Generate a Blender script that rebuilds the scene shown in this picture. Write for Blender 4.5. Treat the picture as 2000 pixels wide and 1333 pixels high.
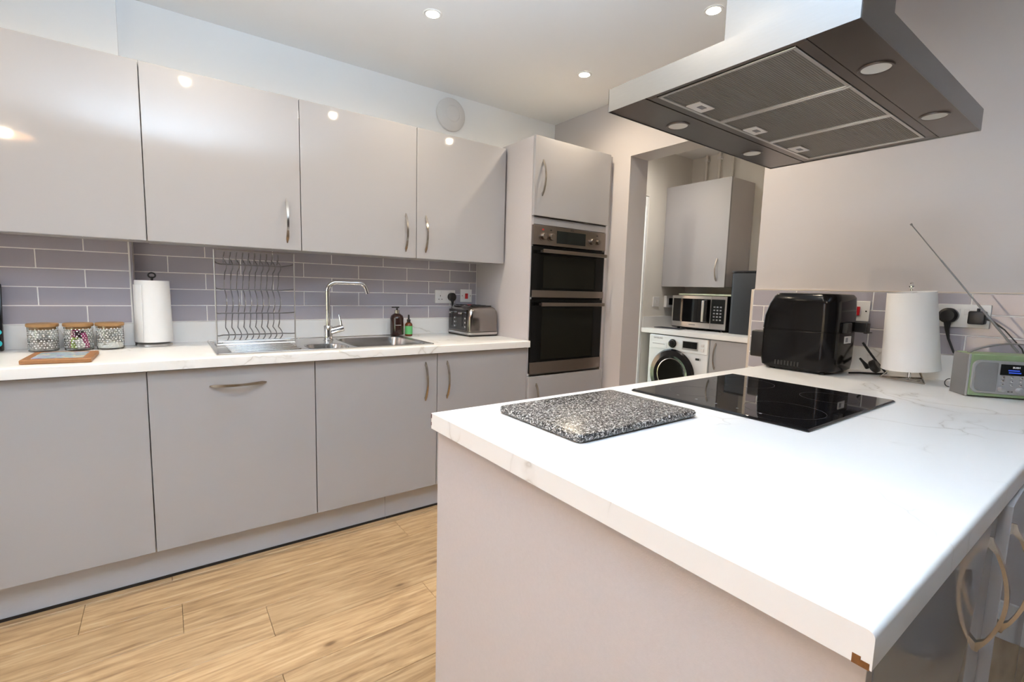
import bpy, bmesh, math, random
from mathutils import Matrix, Vector
random.seed(7)
PI = math.pi
for o in list(bpy.data.objects):
    bpy.data.objects.remove(o)
SC = bpy.context.scene
COL = SC.collection

# ------------------------------------------------------------------ camera
cam_d = bpy.data.cameras.new('camera')
cam = bpy.data.objects.new('camera', cam_d)
COL.objects.link(cam)
cam_d.sensor_width = 36.0
cam_d.lens = 929.9 * 36.0 / 2000.0
cam_d.clip_start = 0.02
yaw, pitch, roll = 0.6323, -0.1081, 0.0273
fw = Vector((math.sin(yaw) * math.cos(pitch), math.cos(yaw) * math.cos(pitch), math.sin(pitch)))
rt = Vector((math.cos(yaw), -math.sin(yaw), 0))
upv = rt.cross(fw)
cr, sr = math.cos(roll), math.sin(roll)
ax, ay = cr * rt + sr * upv, -sr * rt + cr * upv
m = Matrix((ax, ay, -fw)).transposed().to_4x4()
m.translation = (-0.1924, -2.8228, 1.2088)
cam.matrix_world = m
SC.camera = cam

# ------------------------------------------------------------------ world, sun, exposure
SC.view_settings.view_transform = 'Standard'
SC.view_settings.look = 'None'
SC.view_settings.gamma = 1.0
SC.view_settings.use_curve_mapping = False
SC.view_settings.exposure = 1.05
SC.cycles.diffuse_bounces = 8
SC.cycles.max_bounces = 14
SKY = 3.9
w = bpy.data.worlds.new('sky')
SC.world = w
w.use_nodes = True
bg = w.node_tree.nodes['Background']
bg.inputs[0].default_value = (0.74, 0.87, 1.0, 1)
bg.inputs[1].default_value = SKY
sun_d = bpy.data.lights.new('sun', 'SUN')
sun_d.energy = 26
sun_d.color = (1.0, 0.95, 0.86)
sun_d.angle = 0.02
sun = bpy.data.objects.new('sun', sun_d)
COL.objects.link(sun)
sun.rotation_euler = Vector((-0.22, 0.55, -0.80)).to_track_quat('-Z', 'Y').to_euler()
for nm_, loc_, dr_, sx_, sy_ in (('window_portal', (-2.62, -2.05, 1.06), (1, 0, 0), 1.15, 2.2), ('door_portal', (3.0, 0.06, 1.0), (0, -1, 0), 0.42, 2.1)):
    ad = bpy.data.lights.new(nm_, 'AREA')       # tells the renderer where daylight enters
    ad.shape = 'RECTANGLE'
    ad.size, ad.size_y = sx_, sy_
    ad.cycles.is_portal = True
    ao = bpy.data.objects.new(nm_, ad)
    COL.objects.link(ao)
    ao.location = loc_
    ao.rotation_euler = Vector(dr_).to_track_quat('-Z', 'Y').to_euler()
# the photographer's flash, bounced off the ceiling above the camera
fl_d = bpy.data.lights.new('bounce_flash', 'SPOT')
fl_d.energy = 255
fl_d.color = (0.60, 0.79, 1.0)
fl_d.spot_size = math.radians(130)
fl_d.spot_blend = 1.0
fl_d.shadow_soft_size = 0.03
fl = bpy.data.objects.new('bounce_flash', fl_d)
COL.objects.link(fl)
fl.location = (-0.17, -2.80, 1.46)
fl.rotation_euler = Vector((0.08, 0.32, 1.0)).to_track_quat('-Z', 'Y').to_euler()
SPOT_W = 11.5
SPOT_COL = (1.0, 0.83, 0.60)

# ------------------------------------------------------------------ dimensions (metres)
H = 2.435
XR = 2.22           # wall with the opening and the peninsula
XR2 = 2.39
XL = -2.4           # garden end of the room
YN = -4.6           # wall behind the camera's right
WT = 0.908
WB = 0.870


# ------------------------------------------------------------------ materials
def newmat(name):
    mt = bpy.data.materials.new(name)
    mt.use_nodes = True
    nt = mt.node_tree
    return mt, nt, nt.nodes['Principled BSDF']


def mat(name, col, rough=0.5, metal=0.0, var=0.06, scale=8.0, bump=0.0, bscale=200.0, coat=0.0, spec=0.5,
        trans=0.0, ior=1.5, emit=None, estr=0.0, stretch=None, bstretch=None):
    mt, nt, p = newmat(name)
    tc = nt.nodes.new('ShaderNodeTexCoord')
    src = tc.outputs['Object']
    if stretch:
        mp = nt.nodes.new('ShaderNodeMapping')
        mp.inputs['Scale'].default_value = stretch
        nt.links.new(src, mp.inputs[0])
        src1 = mp.outputs[0]
    else:
        src1 = src
    nz = nt.nodes.new('ShaderNodeTexNoise')
    nz.inputs['Scale'].default_value = scale
    nz.inputs['Detail'].default_value = 4
    nt.links.new(src1, nz.inputs['Vector'])
    mx = nt.nodes.new('ShaderNodeMix')
    mx.data_type = 'RGBA'
    nt.links.new(nz.outputs['Fac'], mx.inputs['Factor'])
    mx.inputs[6].default_value = tuple(max(0, c * (1 - var)) for c in col) + (1,)
    mx.inputs[7].default_value = tuple(min(1, c * (1 + var)) for c in col) + (1,)
    nt.links.new(mx.outputs[2], p.inputs['Base Color'])
    p.inputs['Roughness'].default_value = rough
    p.inputs['Metallic'].default_value = metal
    p.inputs['Coat Weight'].default_value = coat
    p.inputs['Coat Roughness'].default_value = 0.03
    p.inputs['Specular IOR Level'].default_value = spec
    p.inputs['Transmission Weight'].default_value = trans
    p.inputs['IOR'].default_value = ior
    if emit:
        p.inputs['Emission Color'].default_value = tuple(emit) + (1,)
        p.inputs['Emission Strength'].default_value = estr
    if bump:
        b = nt.nodes.new('ShaderNodeBump')
        b.inputs['Strength'].default_value = bump
        b.inputs['Distance'].default_value = 0.002
        n2 = nt.nodes.new('ShaderNodeTexNoise')
        n2.inputs['Scale'].default_value = bscale
        n2.inputs['Detail'].default_value = 3
        s2 = src
        if bstretch:
            mp2 = nt.nodes.new('ShaderNodeMapping')
            mp2.inputs['Scale'].default_value = bstretch
            nt.links.new(src, mp2.inputs[0])
            s2 = mp2.outputs[0]
        nt.links.new(s2, n2.inputs['Vector'])
        nt.links.new(n2.outputs['Fac'], b.inputs['Height'])
        nt.links.new(b.outputs[0], p.inputs['Normal'])
    return mt


def ramp(nt, stops):
    r = nt.nodes.new('ShaderNodeValToRGB')
    e = r.color_ramp.elements
    while len(e) > 1:
        e.remove(e[-1])
    e[0].position = stops[0][0]
    e[0].color = tuple(stops[0][1]) + (1,)
    for pz, c in stops[1:]:
        q = e.new(pz)
        q.color = tuple(c) + (1,)
    return r


M = {}
M['gloss'] = mat('gloss_grey_door', (0.385, 0.375, 0.385), 0.05, var=0.012, scale=2, coat=0.0, spec=0.5)
M['carcass'] = mat('grey_carcass', (0.44, 0.425, 0.42), 0.45, var=0.04, scale=60)
M['panel'] = mat('linen_grey_panel', (0.53, 0.495, 0.505), 0.42, var=0.05, scale=160, bump=0.10, bscale=420)
M['plinth'] = mat('plinth_grey', (0.50, 0.50, 0.53), 0.40, var=0.05, scale=60, stretch=(1, 1, 12))
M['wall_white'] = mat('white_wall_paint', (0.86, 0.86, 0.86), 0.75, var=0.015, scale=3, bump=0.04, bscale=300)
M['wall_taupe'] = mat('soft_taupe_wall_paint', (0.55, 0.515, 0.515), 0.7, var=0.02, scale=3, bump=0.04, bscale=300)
M['wall_cream'] = mat('cream_wall_paint', (0.74, 0.71, 0.66), 0.75, var=0.02, scale=3, bump=0.04, bscale=300)
M['wall_dimmed'] = mat('dimmed_wall_paint', (0.13, 0.13, 0.14), 0.7, var=0.03, scale=3, bump=0.04, bscale=300)  # dark colour stands in for the dim, unlit side of the room
M['ceiling'] = mat('ceiling_paint', (0.83, 0.83, 0.825), 0.8, var=0.015, scale=3)
M['tile'] = mat('lilac_grey_glazed_tile', (0.40, 0.375, 0.42), 0.07, var=0.05, scale=5, coat=0.3, bump=0.03, bscale=12)
M['grout'] = mat('pale_grout', (0.84, 0.82, 0.80), 0.8, var=0.03, scale=120)
M['trim'] = mat('cream_tile_trim', (0.66, 0.58, 0.50), 0.5)
M['nickel'] = mat('satin_nickel', (0.52, 0.475, 0.425), 0.22, 1.0, var=0.04, scale=40)
M['chrome'] = mat('chrome', (0.82, 0.82, 0.83), 0.06, 1.0, var=0.01)
M['wire'] = mat('rack_wire', (0.33, 0.32, 0.32), 0.32, 1.0, var=0.05)
M['steel'] = mat('brushed_steel', (0.60, 0.59, 0.58), 0.30, 1.0, var=0.05, scale=60, bump=0.05, bscale=90, bstretch=(1, 30, 30), stretch=(1, 12, 12))
M['hood_steel'] = mat('hood_steel', (0.27, 0.27, 0.275), 0.33, 1.0, var=0.04, scale=30, bump=0.035, bscale=60, bstretch=(20, 1, 20), stretch=(8, 1, 8))
M['hood_under'] = mat('hood_underside_steel', (0.17, 0.145, 0.135), 0.28, 1.0, var=0.15, scale=7)
M['oven_steel'] = mat('oven_steel', (0.27, 0.232, 0.21), 0.28, 1.0, var=0.04, scale=50, stretch=(1, 12, 40))
M['sink_steel'] = mat('sink_steel', (0.60, 0.58, 0.56), 0.24, 1.0, var=0.05, scale=50, stretch=(1, 10, 10))
M['black_glass'] = mat('black_glass', (0.006, 0.006, 0.007), 0.03, var=0.02, spec=0.5)
M['oven_glass'] = mat('oven_glass', (0.004, 0.004, 0.004), 0.05, var=0.02, spec=0.18)
M['oven_window'] = mat('oven_window', (0.010, 0.0095, 0.007), 0.06, var=0.1, spec=0.2)
M['black_plastic'] = mat('black_plastic', (0.014, 0.013, 0.014), 0.33, var=0.1, scale=30)
M['black_gloss'] = mat('black_gloss_plastic', (0.010, 0.009, 0.010), 0.16, var=0.1, coat=0.2)
M['fryer_black'] = mat('fryer_black', (0.006, 0.0055, 0.006), 0.13, var=0.1, spec=0.22)
M['black_matt'] = mat('black_matt', (0.012, 0.013, 0.016), 0.5, var=0.15, scale=30)
M['white_plastic'] = mat('white_plastic', (0.78, 0.77, 0.76), 0.32, var=0.01)
M['offwhite_plastic'] = mat('offwhite_plastic', (0.70, 0.68, 0.67), 0.4, var=0.01)
M['red'] = mat('red_rocker', (0.55, 0.012, 0.018), 0.3, var=0.05)
M['rubber'] = mat('black_cord', (0.012, 0.012, 0.012), 0.55, var=0.1)
M['paper'] = mat('paper_towel', (0.84, 0.83, 0.82), 0.9, var=0.015, bump=0.15, bscale=120)
M['cork'] = mat('bamboo_lid', (0.43, 0.24, 0.10), 0.5, var=0.12, scale=14, stretch=(1, 8, 1))
M['oak_frame'] = mat('stained_wood_frame', (0.30, 0.135, 0.05), 0.5, var=0.15, scale=14, stretch=(8, 1, 1))
M['glass'] = mat('clear_glass', (0.95, 0.97, 0.96), 0.02, var=0.0, trans=1.0, ior=1.45)


def pane_mat():
    mt, nt, p = newmat('window_pane')
    tr = nt.nodes.new('ShaderNodeBsdfTransparent')
    tr.inputs[0].default_value = (0.96, 0.975, 0.97, 1)
    gl = nt.nodes.new('ShaderNodeBsdfGlossy')
    gl.inputs['Roughness'].default_value = 0.0
    fr = nt.nodes.new('ShaderNodeFresnel')
    fr.inputs[0].default_value = 1.35
    mx = nt.nodes.new('ShaderNodeMixShader')
    nt.links.new(fr.outputs[0], mx.inputs[0])
    nt.links.new(tr.outputs[0], mx.inputs[1])
    nt.links.new(gl.outputs[0], mx.inputs[2])
    nt.links.new(mx.outputs[0], nt.nodes['Material Output'].inputs[0])
    return mt


M['pane'] = pane_mat()
M['washer_white'] = mat('washer_white', (0.82, 0.84, 0.85), 0.22, var=0.01, coat=0.2)
M['upvc'] = mat('white_upvc', (0.86, 0.87, 0.88), 0.3, var=0.01)
M['green'] = mat('sage_green_leatherette', (0.26, 0.345, 0.19), 0.45, var=0.05, scale=60, bump=0.06, bscale=300)
M['radio_silver'] = mat('radio_silver', (0.50, 0.50, 0.51), 0.32, 0.5, var=0.02)
M['radio_grille'] = mat('radio_grille', (0.30, 0.30, 0.30), 0.45, 0.4, var=0.05, bump=0.3, bscale=900)
M['radio_end'] = mat('radio_grey_end', (0.24, 0.235, 0.235), 0.38, 0.3, var=0.04)
M['amber'] = mat('dark_amber_glass', (0.030, 0.010, 0.008), 0.08, var=0.1, coat=0.5)
M['amber2'] = mat('amber_glass', (0.14, 0.035, 0.010), 0.08, var=0.1, coat=0.5)
M['green_label'] = mat('green_label', (0.13, 0.50, 0.17), 0.5, var=0.05)
M['shade'] = mat('white_fabric_shade', (0.90, 0.885, 0.87), 0.85, var=0.01, bump=0.1, bscale=600)
M['screen'] = mat('dark_screen', (0.008, 0.010, 0.010), 0.08)
M['blue_lcd'] = mat('blue_display_text', (0.02, 0.05, 0.3), 0.4, emit=(0.05, 0.13, 0.9), estr=0.25)
M['ink'] = mat('grey_print', (0.22, 0.22, 0.24), 0.5)
M['ink_dark'] = mat('dark_print', (0.02, 0.02, 0.02), 0.5)
M['ink_white'] = mat('white_print', (0.75, 0.75, 0.75), 0.5)
M['sugar'] = mat('white_sugar', (0.90, 0.89, 0.87), 0.9, var=0.05, scale=90, bump=0.4, bscale=300)
M['sweets'] = mat('grey_pods', (0.42, 0.40, 0.39), 0.8, var=0.8, scale=110)
M['pink'] = mat('pink_sachet', (0.55, 0.03, 0.22), 0.35, var=0.4, scale=30)
M['lime'] = mat('lime_sachet', (0.36, 0.50, 0.08), 0.35, var=0.5, scale=40)
M['plum'] = mat('dark_sachet', (0.09, 0.03, 0.06), 0.35, var=0.4, scale=40)
M['dot'] = mat('white_enamel_dot', (0.85, 0.85, 0.85), 0.4, var=0.0)
M['teal'] = mat('teal_print', (0.02, 0.45, 0.48), 0.4)
M['chip'] = mat('bare_chipboard', (0.19, 0.075, 0.018), 0.9, var=0.4, scale=200)
M['chip_dark'] = mat('stained_chipboard', (0.10, 0.03, 0.03), 0.9, var=0.4, scale=200)
M['glow'] = mat('downlight_lens', (1, 0.95, 0.85), 0.4, emit=(1.0, 0.86, 0.62), estr=30)
M['gunmetal'] = mat('dark_polished_steel', (0.30, 0.275, 0.26), 0.14, 1.0, var=0.03)
M['hood_lens'] = mat('frosted_lamp_lens', (0.70, 0.69, 0.66), 0.45, var=0.02)
M['grass'] = mat('lawn', (0.20, 0.23, 0.13), 0.9, var=0.4, scale=3)
M['paving'] = mat('pale_paving', (0.24, 0.23, 0.225), 0.9, var=0.12, scale=4)
M['house_brick'] = mat('house_brick', (0.55, 0.27, 0.17), 0.9, var=0.25, scale=9)
M['roof_tile'] = mat('roof_tile', (0.55, 0.20, 0.10), 0.8, var=0.2, scale=6)
M['fence_wood'] = mat('fence_wood', (0.52, 0.36, 0.26), 0.8, var=0.2, scale=5)
M['leaf'] = mat('hedge_leaf', (0.14, 0.22, 0.05), 0.8, var=0.5, scale=9)
M['bin_grey'] = mat('bin_grey', (0.16, 0.165, 0.18), 0.5)
M['copper'] = mat('pendant_inner', (0.75, 0.52, 0.36), 0.5, var=0.02)
M['floor_slab'] = mat('floor_slab', (0.10, 0.07, 0.045), 0.9)
M['plate_green'] = mat('pale_green_tray', (0.50, 0.56, 0.42), 0.3, var=0.08)
M['navy'] = mat('dark_mat', (0.03, 0.035, 0.05), 0.6, var=0.2)


def marble():
    mt, nt, p = newmat('white_marble_laminate')
    tc = nt.nodes.new('ShaderNodeTexCoord')
    wn = nt.nodes.new('ShaderNodeTexNoise')
    wn.inputs['Scale'].default_value = 1.7
    wn.inputs['Detail'].default_value = 5
    nt.links.new(tc.outputs['Object'], wn.inputs['Vector'])
    sub = nt.nodes.new('ShaderNodeVectorMath')
    sub.operation = 'MULTIPLY_ADD'
    sub.inputs[1].default_value = (0.85, 0.85, 0.85)
    nt.links.new(wn.outputs['Color'], sub.inputs[0])
    nt.links.new(tc.outputs['Object'], sub.inputs[2])
    vo = nt.nodes.new('ShaderNodeTexVoronoi')
    vo.feature = 'DISTANCE_TO_EDGE'
    vo.inputs['Scale'].default_value = 2.3
    nt.links.new(sub.outputs[0], vo.inputs['Vector'])
    r = ramp(nt, [(0.0, (0.50, 0.47, 0.44)), (0.006, (0.725, 0.715, 0.70)), (0.03, (0.79, 0.785, 0.78)), (1, (0.79, 0.785, 0.78))])
    nt.links.new(vo.outputs['Distance'], r.inputs[0])
    # veins fade in and out
    n2 = nt.nodes.new('ShaderNodeTexNoise')
    n2.inputs['Scale'].default_value = 3.2
    nt.links.new(tc.outputs['Object'], n2.inputs['Vector'])
    r2 = ramp(nt, [(0.46, (0, 0, 0)), (0.60, (1, 1, 1))])
    nt.links.new(n2.outputs['Fac'], r2.inputs[0])
    mx = nt.nodes.new('ShaderNodeMix')
    mx.data_type = 'RGBA'
    nt.links.new(r2.outputs[0], mx.inputs['Factor'])
    mx.inputs[6].default_value = (0.79, 0.785, 0.78, 1)
    nt.links.new(r.outputs[0], mx.inputs[7])
    nt.links.new(mx.outputs[2], p.inputs['Base Color'])
    p.inputs['Roughness'].default_value = 0.32
    return mt


def granite():
    mt, nt, p = newmat('speckled_granite')
    tc = nt.nodes.new('ShaderNodeTexCoord')
    vo = nt.nodes.new('ShaderNodeTexNoise')
    vo.inputs['Scale'].default_value = 210
    vo.inputs['Detail'].default_value = 2
    vo.inputs['Distortion'].default_value = 1.2
    nt.links.new(tc.outputs['Object'], vo.inputs['Vector'])
    r = ramp(nt, [(0.40, (0.012, 0.012, 0.014)), (0.49, (0.05, 0.048, 0.048)), (0.56, (0.22, 0.21, 0.20)), (0.66, (0.58, 0.56, 0.53))])
    nt.links.new(vo.outputs['Fac'], r.inputs[0])
    nt.links.new(r.outputs[0], p.inputs['Base Color'])
    p.inputs['Roughness'].default_value = 0.22
    return mt


def oak():
    mt, nt, p = newmat('oak_plank')
    tc = nt.nodes.new('ShaderNodeTexCoord')
    oi = nt.nodes.new('ShaderNodeObjectInfo')
    mulr = nt.nodes.new('ShaderNodeMath')
    mulr.operation = 'MULTIPLY'
    mulr.inputs[1].default_value = 37.0
    nt.links.new(oi.outputs['Random'], mulr.inputs[0])
    cmb = nt.nodes.new('ShaderNodeCombineXYZ')
    nt.links.new(mulr.outputs[0], cmb.inputs[0])
    nt.links.new(mulr.outputs[0], cmb.inputs[1])
    add = nt.nodes.new('ShaderNodeVectorMath')
    nt.links.new(tc.outputs['Object'], add.inputs[0])
    nt.links.new(cmb.outputs[0], add.inputs[1])
    mp = nt.nodes.new('ShaderNodeMapping')
    mp.inputs['Scale'].default_value = (2.0, 22, 1)
    nt.links.new(add.outputs[0], mp.inputs[0])
    n1 = nt.nodes.new('ShaderNodeTexNoise')
    n1.inputs['Scale'].default_value = 2.2
    n1.inputs['Detail'].default_value = 8
    n1.inputs['Roughness'].default_value = 0.62
    n1.inputs['Distortion'].default_value = 0.6
    nt.links.new(mp.outputs[0], n1.inputs['Vector'])
    r = ramp(nt, [(0.28, (0.235, 0.135, 0.062)), (0.45, (0.40, 0.255, 0.125)), (0.58, (0.50, 0.335, 0.175)), (0.75, (0.60, 0.44, 0.26))])
    nt.links.new(n1.outputs['Fac'], r.inputs[0])
    # knots
    mp2 = nt.nodes.new('ShaderNodeMapping')
    mp2.inputs['Scale'].default_value = (3.0, 7.5, 1)
    nt.links.new(add.outputs[0], mp2.inputs[0])
    vo = nt.nodes.new('ShaderNodeTexVoronoi')
    vo.inputs['Scale'].default_value = 1.0
    nt.links.new(mp2.outputs[0], vo.inputs['Vector'])
    rk = ramp(nt, [(0.0, (0.16, 0.12, 0.09)), (0.05, (0.36, 0.30, 0.25)), (0.085, (0.80, 0.76, 0.72)), (0.17, (1, 1, 1))])
    nt.links.new(vo.outputs['Distance'], rk.inputs[0])
    mul = nt.nodes.new('ShaderNodeMix')
    mul.data_type = 'RGBA'
    mul.blend_type = 'MULTIPLY'
    mul.inputs['Factor'].default_value = 0.9
    nt.links.new(r.outputs[0], mul.inputs[6])
    nt.links.new(rk.outputs[0], mul.inputs[7])
    # plank to plank tone
    hs = nt.nodes.new('ShaderNodeHueSaturation')
    mr = nt.nodes.new('ShaderNodeMapRange')
    mr.inputs[3].default_value = 0.86
    mr.inputs[4].default_value = 1.10
    nt.links.new(oi.outputs['Random'], mr.inputs[0])
    nt.links.new(mr.outputs[0], hs.inputs['Value'])
    hs.inputs['Saturation'].default_value = 0.95
    nt.links.new(mul.outputs[2], hs.inputs['Color'])
    nt.links.new(hs.outputs[0], p.inputs['Base Color'])
    p.inputs['Roughness'].default_value = 0.38
    b = nt.nodes.new('ShaderNodeBump')
    b.inputs['Strength'].default_value = 0.12
    b.inputs['Distance'].default_value = 0.002
    nt.links.new(n1.outputs['Fac'], b.inputs['Height'])
    nt.links.new(b.outputs[0], p.inputs['Normal'])
    return mt


def filter_mat():
    mt, nt, p = newmat('filter_mesh')
    tc = nt.nodes.new('ShaderNodeTexCoord')
    wv = nt.nodes.new('ShaderNodeTexWave')
    wv.bands_direction = 'Y'
    wv.inputs['Scale'].default_value = 62
    nt.links.new(tc.outputs['Object'], wv.inputs['Vector'])
    wv2 = nt.nodes.new('ShaderNodeTexWave')
    wv2.bands_direction = 'X'
    wv2.inputs['Scale'].default_value = 90
    nt.links.new(tc.outputs['Object'], wv2.inputs['Vector'])
    ml = nt.nodes.new('ShaderNodeMath')
    ml.operation = 'MULTIPLY'
    nt.links.new(wv.outputs['Fac'], ml.inputs[0])
    nt.links.new(wv2.outputs['Fac'], ml.inputs[1])
    r = ramp(nt, [(0.0, (0.17, 0.16, 0.145)), (0.8, (0.36, 0.34, 0.31))])
    nt.links.new(ml.outputs[0], r.inputs[0])
    nt.links.new(r.outputs[0], p.inputs['Base Color'])
    p.inputs['Metallic'].default_value = 0.7
    p.inputs['Roughness'].default_value = 0.45
    b = nt.nodes.new('ShaderNodeBump')
    b.inputs['Strength'].default_value = 0.6
    b.inputs['Distance'].default_value = 0.002
    nt.links.new(wv.outputs['Fac'], b.inputs['Height'])
    nt.links.new(b.outputs[0], p.inputs['Normal'])
    return mt


def painted_tile():
    mt, nt, p = newmat('painted_tile_print')
    tc = nt.nodes.new('ShaderNodeTexCoord')
    nz = nt.nodes.new('ShaderNodeTexNoise')
    nz.inputs['Scale'].default_value = 22
    nz.inputs['Detail'].default_value = 5
    nz.inputs['Distortion'].default_value = 1.5
    nt.links.new(tc.outputs['Object'], nz.inputs['Vector'])
    r = ramp(nt, [(0.30, (0.16, 0.14, 0.34)), (0.44, (0.34, 0.36, 0.52)), (0.52, (0.22, 0.42, 0.46)), (0.60, (0.50, 0.46, 0.42)), (0.72, (0.62, 0.55, 0.36))])
    nt.links.new(nz.outputs['Fac'], r.inputs[0])
    nt.links.new(r.outputs[0], p.inputs['Base Color'])
    p.inputs['Roughness'].default_value = 0.2
    return mt


M['marble'] = marble()
M['granite'] = granite()
M['oak'] = oak()
M['filter'] = filter_mat()
M['print'] = painted_tile()

# ------------------------------------------------------------------ mesh helpers
WM = {}


class G:
    def __init__(s):
        s.bm = bmesh.new()
        s.bev = False

    def _join(s, b2):
        me = bpy.data.meshes.new('t')
        b2.to_mesh(me)
        b2.free()
        s.bm.from_mesh(me)
        bpy.data.meshes.remove(me)
        return s

    def box(s, x0, x1, y0, y1, z0, z1, bev=0.0, seg=2, mx=None):
        x0, x1 = min(x0, x1), max(x0, x1)
        y0, y1 = min(y0, y1), max(y0, y1)
        z0, z1 = min(z0, z1), max(z0, z1)
        b = bmesh.new()
        vs = [b.verts.new((x, y, z)) for z in (z0, z1) for y in (y0, y1) for x in (x0, x1)]
        for f in ((0, 2, 3, 1), (4, 5, 7, 6), (0, 1, 5, 4), (2, 6, 7, 3), (0, 4, 6, 2), (1, 3, 7, 5)):
            b.faces.new([vs[i] for i in f])
        if bev:
            s.bev = True
            bmesh.ops.bevel(b, geom=list(b.edges), offset=bev, segments=seg, profile=0.5, affect='EDGES')
        if mx:
            b.transform(mx)
        return s._join(b)

    def loft(s, rings, cap0=True, cap1=True, closed=True):
        vs = [[s.bm.verts.new(p) for p in r] for r in rings]
        n = len(vs[0])
        for a, b in zip(vs[:-1], vs[1:]):
            for i in range(n if closed else n - 1):
                j = (i + 1) % n
                s.bm.faces.new((a[i], a[j], b[j], b[i]))
        if cap0 and closed:
            s.bm.faces.new(list(reversed(vs[0])))
        if cap1 and closed:
            s.bm.faces.new(vs[-1])
        return s

    def lathe(s, prof, c=(0, 0, 0), axis='z', n=32, cap0=True, cap1=True, mx=None):
        rings = []
        for r, h in prof:
            ring = []
            for i in range(n):
                a = 2 * PI * i / n
                p = {'z': (r * math.cos(a), r * math.sin(a), h), 'y': (r * math.sin(a), h, r * math.cos(a)), 'x': (h, r * math.cos(a), r * math.sin(a))}[axis]
                p = Vector(p)
                if mx:
                    p = mx @ p
                ring.append(p + Vector(c))
            rings.append(ring)
        return s.loft(rings, cap0, cap1)

    def tube(s, pts, r, n=8, closed=False):
        pts = [Vector(p) for p in pts]
        rings = []
        N = len(pts)
        ref = None
        for i, p in enumerate(pts):
            if closed:
                t = pts[(i + 1) % N] - pts[i - 1]
            else:
                t = pts[min(i + 1, N - 1)] - pts[max(i - 1, 0)]
            t.normalize()
            if ref is None:
                ref = Vector((0, 0, 1)) if abs(t.z) < 0.9 else Vector((1, 0, 0))
            u = (ref - t * ref.dot(t)).normalized()
            v = t.cross(u)
            ref = u
            rr = r[i] if isinstance(r, (list, tuple)) else r
            rings.append([p + u * rr * math.cos(2 * PI * k / n) + v * rr * math.sin(2 * PI * k / n) for k in range(n)])
        if closed:
            rings.append(rings[0])
            return s.loft(rings, False, False)
        return s.loft(rings)

    def prism(s, poly, axis, a0, a1):
        def mk(p, a):
            return {'x': (a, p[0], p[1]), 'y': (p[0], a, p[1]), 'z': (p[0], p[1], a)}[axis]
        return s.loft([[mk(p, a0) for p in poly], [mk(p, a1) for p in poly]])

    def xf(s, mx):
        s.bm.transform(mx)
        return s

    def build(s, name, mt, parent=None, ang=35, **tags):
        bmesh.ops.recalc_face_normals(s.bm, faces=list(s.bm.faces))
        me = bpy.data.meshes.new(name)
        if parent is None:
            xs = [v.co for v in s.bm.verts]
            c = Vector(((min(v.x for v in xs) + max(v.x for v in xs)) / 2, (min(v.y for v in xs) + max(v.y for v in xs)) / 2, min(v.z for v in xs)))
            s.bm.transform(Matrix.Translation(-c))
        else:
            s.bm.transform(WM[parent].inverted())
        s.bm.to_mesh(me)
        s.bm.free()
        if ang:
            if s.bev:
                ang = 20
            me.polygons.foreach_set('use_smooth', [True] * len(me.polygons))
            me.set_sharp_from_angle(angle=math.radians(ang))
        me.materials.append(M[mt] if isinstance(mt, str) else mt)
        o = bpy.data.objects.new(name, me)
        COL.objects.link(o)
        if parent is None:
            o.location = c
            WM[o] = Matrix.Translation(c)
        else:
            o.parent = parent
            WM[o] = WM[parent]
        for k, v in tags.items():
            o[k] = v
        return o


def thing(name, label, cat, loc=(0, 0, 0), rz=0.0, group=None):
    o = bpy.data.objects.new(name, None)
    COL.objects.link(o)
    o.empty_display_size = 0.05
    o.location = loc
    o.rotation_euler = (0, 0, rz)
    o['label'] = label
    o['category'] = cat
    if group:
        o['group'] = group
    WM[o] = Matrix.Translation(loc) @ Matrix.Rotation(rz, 4, 'Z')
    return o


def struct(o):
    o['kind'] = 'structure'
    return o


def B(name, mt, parent, *dims, bev=0.0, seg=2, **t):
    return G().box(*dims, bev=bev, seg=seg).build(name, mt, parent, **t)


def rrect(x0, x1, y0, y1, r, z, n=5):
    """rounded rectangle ring in plane z; r is one radius or four (x0y0, x1y0, x1y1, x0y1)"""
    rs = [r] * 4 if not isinstance(r, (list, tuple)) else r
    out = []
    for (cx, cy, a0), q in zip(((x0, y0, PI), (x1, y0, 1.5 * PI), (x1, y1, 0), (x0, y1, 0.5 * PI)), rs):
        sx = 1 if cx == x0 else -1
        sy = 1 if cy == y0 else -1
        for i in range(n + 1):
            a = a0 + 0.5 * PI * i / n
            out.append(Vector((cx + sx * q + q * math.cos(a), cy + sy * q + q * math.sin(a), z)))
    return out


FY = Matrix(((1, 0, 0), (0, 0, -1), (0, 1, 0))).to_4x4()       # local x right, y up on a face that looks to -Y
FX = Matrix(((0, 0, -1), (-1, 0, 0), (0, 1, 0))).to_4x4()      # the same on a face that looks to -X


def text(name, s, size, loc, frame, mt, parent, bold=0.0):
    cu = bpy.data.curves.new(name, 'FONT')
    cu.body = s
    cu.size = size
    cu.align_x = 'CENTER'
    cu.align_y = 'CENTER'
    cu.extrude = 0.0002
    cu.offset = bold
    to = bpy.data.objects.new('t', cu)
    me = bpy.data.meshes.new_from_object(to)
    bpy.data.objects.remove(to)
    bpy.data.curves.remove(cu)
    me.name = name
    me.transform(WM[parent].inverted() @ Matrix.Translation(loc) @ frame)
    me.materials.clear()
    me.materials.append(M[mt])
    o = bpy.data.objects.new(name, me)
    COL.objects.link(o)
    o.parent = parent
    WM[o] = WM[parent]
    return o


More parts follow.
